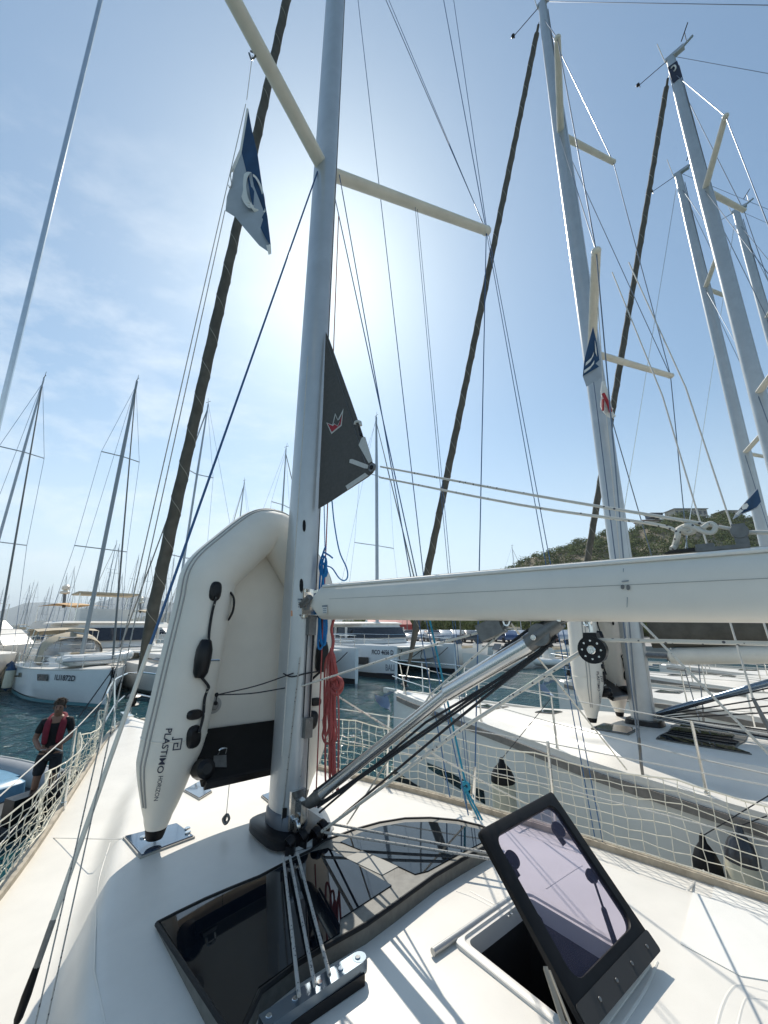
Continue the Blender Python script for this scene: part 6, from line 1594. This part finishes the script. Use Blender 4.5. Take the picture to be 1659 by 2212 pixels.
# quay people group (tiny, seated at the right)
# far low roof sheds on the left shore
# ------------------------------------------------------------------ water, hills, mountains, trees
wm = bpy.data.materials.new('sea water'); wm.use_nodes = True; n = wm.node_tree; b = n.nodes['Principled BSDF']
b.inputs['Base Color'].default_value = (.012, .072, .088, 1); b.inputs['Roughness'].default_value = .08; b.inputs['IOR'].default_value = 1.33
t = n.nodes.new('ShaderNodeTexCoord')
m1 = n.nodes.new('ShaderNodeMapping'); m1.inputs['Scale'].default_value = (1, 1.6, 1); n.links.new(t.outputs['Object'], m1.inputs['Vector'])
z1 = n.nodes.new('ShaderNodeTexNoise'); z1.inputs['Scale'].default_value = 1.1; z1.inputs['Detail'].default_value = 3; z1.inputs['Distortion'].default_value = .6
z2 = n.nodes.new('ShaderNodeTexNoise'); z2.inputs['Scale'].default_value = 5.5; z2.inputs['Detail'].default_value = 3; z2.inputs['Distortion'].default_value = .8
for z_ in (z1, z2): n.links.new(m1.outputs['Vector'], z_.inputs['Vector'])
ad = n.nodes.new('ShaderNodeMath'); ad.operation = 'MULTIPLY_ADD'; ad.inputs[1].default_value = .28
n.links.new(z2.outputs['Fac'], ad.inputs[0]); n.links.new(z1.outputs['Fac'], ad.inputs[2])
bp = n.nodes.new('ShaderNodeBump'); bp.inputs['Strength'].default_value = 1.0; bp.inputs['Distance'].default_value = .50
n.links.new(ad.outputs['Value'], bp.inputs['Height']); n.links.new(bp.outputs['Normal'], b.inputs['Normal'])
mb = MB(); S_ = 7000
mb.add([V((-S_, -400, 0)), V((S_, -400, 0)), V((S_, S_, 0)), V((-S_, S_, 0))], [(0, 1, 2, 3)])
wo = mb.build('water', wm); wo['kind'] = 'structure'; wo['label'] = 'rippled teal harbour water'
bedo = MB().add([V((-S_, -400, -6)), V((S_, -400, -6)), V((S_, S_, -6)), V((-S_, S_, -6))], [(0, 1, 2, 3)]) if False else None

FOL = bpy.data.materials.new('maquis foliage'); FOL.use_nodes = True; n = FOL.node_tree; b = n.nodes['Principled BSDF']; b.inputs['Roughness'].default_value = .9; b.inputs['Specular IOR Level'].default_value = .1
t = n.nodes.new('ShaderNodeTexCoord'); z = n.nodes.new('ShaderNodeTexNoise'); z.inputs['Scale'].default_value = .35; z.inputs['Detail'].default_value = 6
r = n.nodes.new('ShaderNodeValToRGB'); r.color_ramp.elements[0].position = .35; r.color_ramp.elements[1].position = .65; r.color_ramp.elements[0].color = (.06, .08, .025, 1); r.color_ramp.elements[1].color = (.22, .24, .09, 1)
n.links.new(t.outputs['Object'], z.inputs['Vector']); n.links.new(z.outputs['Fac'], r.inputs['Fac']); n.links.new(r.outputs['Color'], b.inputs['Base Color'])
SOIL = mat('dry hillside soil', (.24, .20, .13), .95, var=.4, scale=.15)
# hill on the right: skyline read as (direction, height) at its own distance
sky_l = [(700, 1345), (900, 1325), (1040, 1290), (1090, 1226), (1140, 1203), (1175, 1188), (1215, 1176), (1262, 1160), (1320, 1146), (1390, 1130), (1440, 1112), (1520, 1106), (1600, 1108), (1659, 1112), (1800, 1100), (2000, 1090), (2500, 1120)]
def skyz(X, Y):
    u = X / Y; pts = []
    for x, y in sky_l:
        d = ray(x, y); pts.append((d.x / d.y, d.z / d.y))
    return pts
SK = [(ray(x, y).x / ray(x, y).y, max(.002, ray(x, y).z / ray(x, y).y)) for x, y in sky_l]
def hill_h(X, Y):
    u = X / Y
    if u <= SK[0][0]: h = 0
    else: h = lin(SK, u) if u < SK[-1][0] else SK[-1][1]
    D = 165.0
    foot = 74 + 8 * math.sin(X * .05)
    q = (Y - foot) / (D - foot)
    base = h * D * (sst(min(1, max(0, q))) * .82 + .18 * min(1, max(0, q)))
    if q > 1: base *= max(.0, 1 - (q - 1) * .35)
    return .9 + base * .965 + (1.2 * math.sin(X * .21 + Y * .13) + .8 * math.sin(X * .37 - Y * .29)) * min(1, max(0, q)) * min(1, max(0, h * 12)) 
G = MB(); NX, NY = 110, 60; 
for j in range(NY + 1):
    Y = 72 + 240 * (j / NY)
    for i in range(NX + 1):
        X = -22 + 400 * (i / NX); G.v.append(V((X, Y, hill_h(X, Y) if not (i in (0,)) else -.5)))
for j in range(NY):
    for i in range(NX): a = j * (NX + 1) + i; G.f.append((a, a + 1, a + NX + 2, a + NX + 1))
ho = G.build('hill', SOIL); ho['kind'] = 'structure'; ho['label'] = 'wooded hill on the right'
# vegetation: thousands of leaf clumps in one stuff object
import numpy as np
rng = np.random.default_rng(5)
def foliage(name, centers, radii, leaves, leaf, label, kind='stuff'):
    cs = np.array(centers, dtype=float); rs = np.array(radii, dtype=float); Nn = len(cs)
    k = leaves; d = rng.normal(size=(Nn, k, 3)); d /= np.linalg.norm(d, axis=2)[:, :, None]
    lob = 1 + .28 * np.sin(d[:, :, 0:1] * 5 + rng.uniform(0, 6, (Nn, 1, 1))) * np.cos(d[:, :, 1:2] * 4 + rng.uniform(0, 6, (Nn, 1, 1)))
    rad = rs[:, None, None] * (rng.uniform(.72, 1.06, (Nn, k, 1))) * lob
    p = cs[:, None, :] + d * rad * np.array([1, 1, .72])
    a = np.cross(d, rng.normal(size=(Nn, k, 3))); a /= np.linalg.norm(a, axis=2)[:, :, None]; nn = d + .7 * rng.normal(size=d.shape); b_ = np.cross(nn, a); b_ /= np.linalg.norm(b_, axis=2)[:, :, None]
    s = leaf * rng.uniform(.6, 1.4, (Nn, k, 1)) * (rs[:, None, None] ** .4)
    q = np.stack([p - a * s - b_ * s * .6, p + a * s - b_ * s * .6, p + a * s * .8 + b_ * s * .7, p - a * s * .8 + b_ * s * .7], axis=2).reshape(-1, 3)
    me = bpy.data.meshes.new(name); nf = Nn * k
    me.vertices.add(len(q)); me.vertices.foreach_set('co', q.ravel().astype(np.float32))
    me.loops.add(nf * 4); me.loops.foreach_set('vertex_index', np.arange(nf * 4, dtype=np.int32))
    me.polygons.add(nf); me.polygons.foreach_set('loop_start', np.arange(0, nf * 4, 4, dtype=np.int32)); me.polygons.foreach_set('loop_total', np.full(nf, 4, dtype=np.int32))
    me.update(); me.validate(); me.materials.append(FOL)
    o = bpy.data.objects.new(name, me); col.objects.link(o); o['label'] = label
    if kind: o['kind'] = kind
    return o
cen = []; rad = []
for _ in range(5200):
    Y = 76 + 110 * rng.random() ** 1.1; u = rng.uniform(-.10, 1.35); X = u * Y; h = hill_h(X, Y)
    if h < 1.1 and rng.random() < .5 : continue
    r_ = rng.uniform(.9, 2.3); cen.append((X, Y, h + r_ * .35)); rad.append(r_)
foliage('hillside_trees', cen, rad, 84, .15, 'dense green scrub and small trees covering the right hill')
cen = []; rad = []
for _ in range(420):
    u = rng.uniform(-.09, 1.3); Y = rng.uniform(70, 80); X = u * Y; r_ = rng.uniform(1.0, 2.4); cen.append((X, Y, .8 + rng.uniform(.6, 3.4))); rad.append(r_)
foliage('shore_trees', cen, rad, 190, .11, 'dark row of trees along the shore behind the quay')
# houses on the hill
def house(x, y, Y, w, d_, h, lab, mm=WALLP, dark=False):
    p = at(x, y, Y); t = thing('hill_house', lab, 'house', (p.x, p.y, p.z - h), 0, 'houses on top of the hill')
    MB().box((0, 0, h / 2), (w, d_, h)).build('walls', mm, t, local=True); MB().box((0, -.2, h + .12), (w + .8, d_ + .8, .24)).build('roof', TILE if not dark else DSTEEL, t, local=True)
    for k in range(int(w // 2)): MB().box((-w / 2 + 1 + k * 2, -d_ / 2 - .02, h * .55), (1.1, .06, h * .45)).build('window', WINB, t, local=True)
    return t
house(1397, 1128, 158, 7, 5, 3.5, 'pink beige house on the hill left of the upper ridge')
house(1480, 1104, 163, 14, 6, 3.2, 'long flat roofed dark house on the hill crest', dark=True)
house(1412, 1112, 160, 5, 4, 1.6, 'small blue grey pavilion on the hill', mat('blue grey wall', (.10, .13, .18), .8), True)
house(1570, 1108, 163, 8, 6, 3.0, 'low house at the right end of the crest', dark=True)
# distant mountains
MT = mat('distant mountain slopes', (.115, .125, .095), .95, var=.35, scale=.006)
def range_(name, prof, D, depth, lab):
    G = MB(); n_ = 90; pr = [(ray(x, y).x / ray(x, y).y, ray(x, y).z / ray(x, y).y) for x, y in prof]
    u0, u1 = pr[0][0], pr[-1][0]
    for j in range(7):
        q = j / 6; Y = D + depth * (q - .5)
        for i in range(n_ + 1):
            u = u0 + (u1 - u0) * i / n_; hh = max(0, lin(pr, u)) * D; k = math.sin(q * PI) ** .8
            G.v.append(V((u * D, Y, -1 + (hh + 1) * k * (1 + .06 * math.sin(i * 1.7 + j) * (j != 3)))))
    for j in range(6):
        for i in range(n_): a = j * (n_ + 1) + i; G.f.append((a, a + 1, a + n_ + 2, a + n_ + 1))
    o = G.build(name, MT); o['kind'] = 'structure'; o['label'] = lab
range_('mountains', [(-120, 1345), (-60, 1330), (0, 1326), (40, 1324), (62, 1316), (80, 1302), (110, 1301), (160, 1310), (200, 1312), (235, 1300), (262, 1290), (290, 1285), (330, 1292), (365, 1300), (420, 1304), (470, 1312), (520, 1330), (600, 1344)], 3200, 900, 'blue grey mountain range at the left horizon')
range_('mountains', [(560, 1350), (640, 1336), (720, 1334), (750, 1332), (775, 1322), (800, 1312), (860, 1300), (950, 1320), (1100, 1340)], 2600, 700, 'hazy hill behind the left end of the boom')
range_('mountains', [(300, 1347), (340, 1328), (375, 1322), (420, 1316), (470, 1325), (540, 1348)], 900, 300, 'nearer brown headland behind the left catamaran')

# ------------------------------------------------------------------ sea air between the near and far things
def haze(dens):
    hm_ = bpy.data.materials.new('sea haze'); hm_.use_nodes = True; n = hm_.node_tree; n.nodes.clear()
    o = n.nodes.new('ShaderNodeOutputMaterial'); v = n.nodes.new('ShaderNodeVolumePrincipled'); v.inputs['Color'].default_value = (.80, .90, 1.0, 1); v.inputs['Density'].default_value = dens; v.inputs['Anisotropy'].default_value = .35
    n.links.new(v.outputs['Volume'], o.inputs['Volume'])
    mb = MB().add([V((x, y, z)) for z in (-2.0, 330.0) for x, y in ((-7100, -500), (7100, -500), (7100, 7100), (-7100, 7100))], [(3, 2, 1, 0), (4, 5, 6, 7), (0, 1, 5, 4), (1, 2, 6, 5), (2, 3, 7, 6), (3, 0, 4, 7)])
    h_ = mb.build('haze', hm_, smooth=False); h_['kind'] = 'stuff'; h_['label'] = 'thin sea haze over the harbour'
HAZE = 0.00022
if HAZE: haze(HAZE)
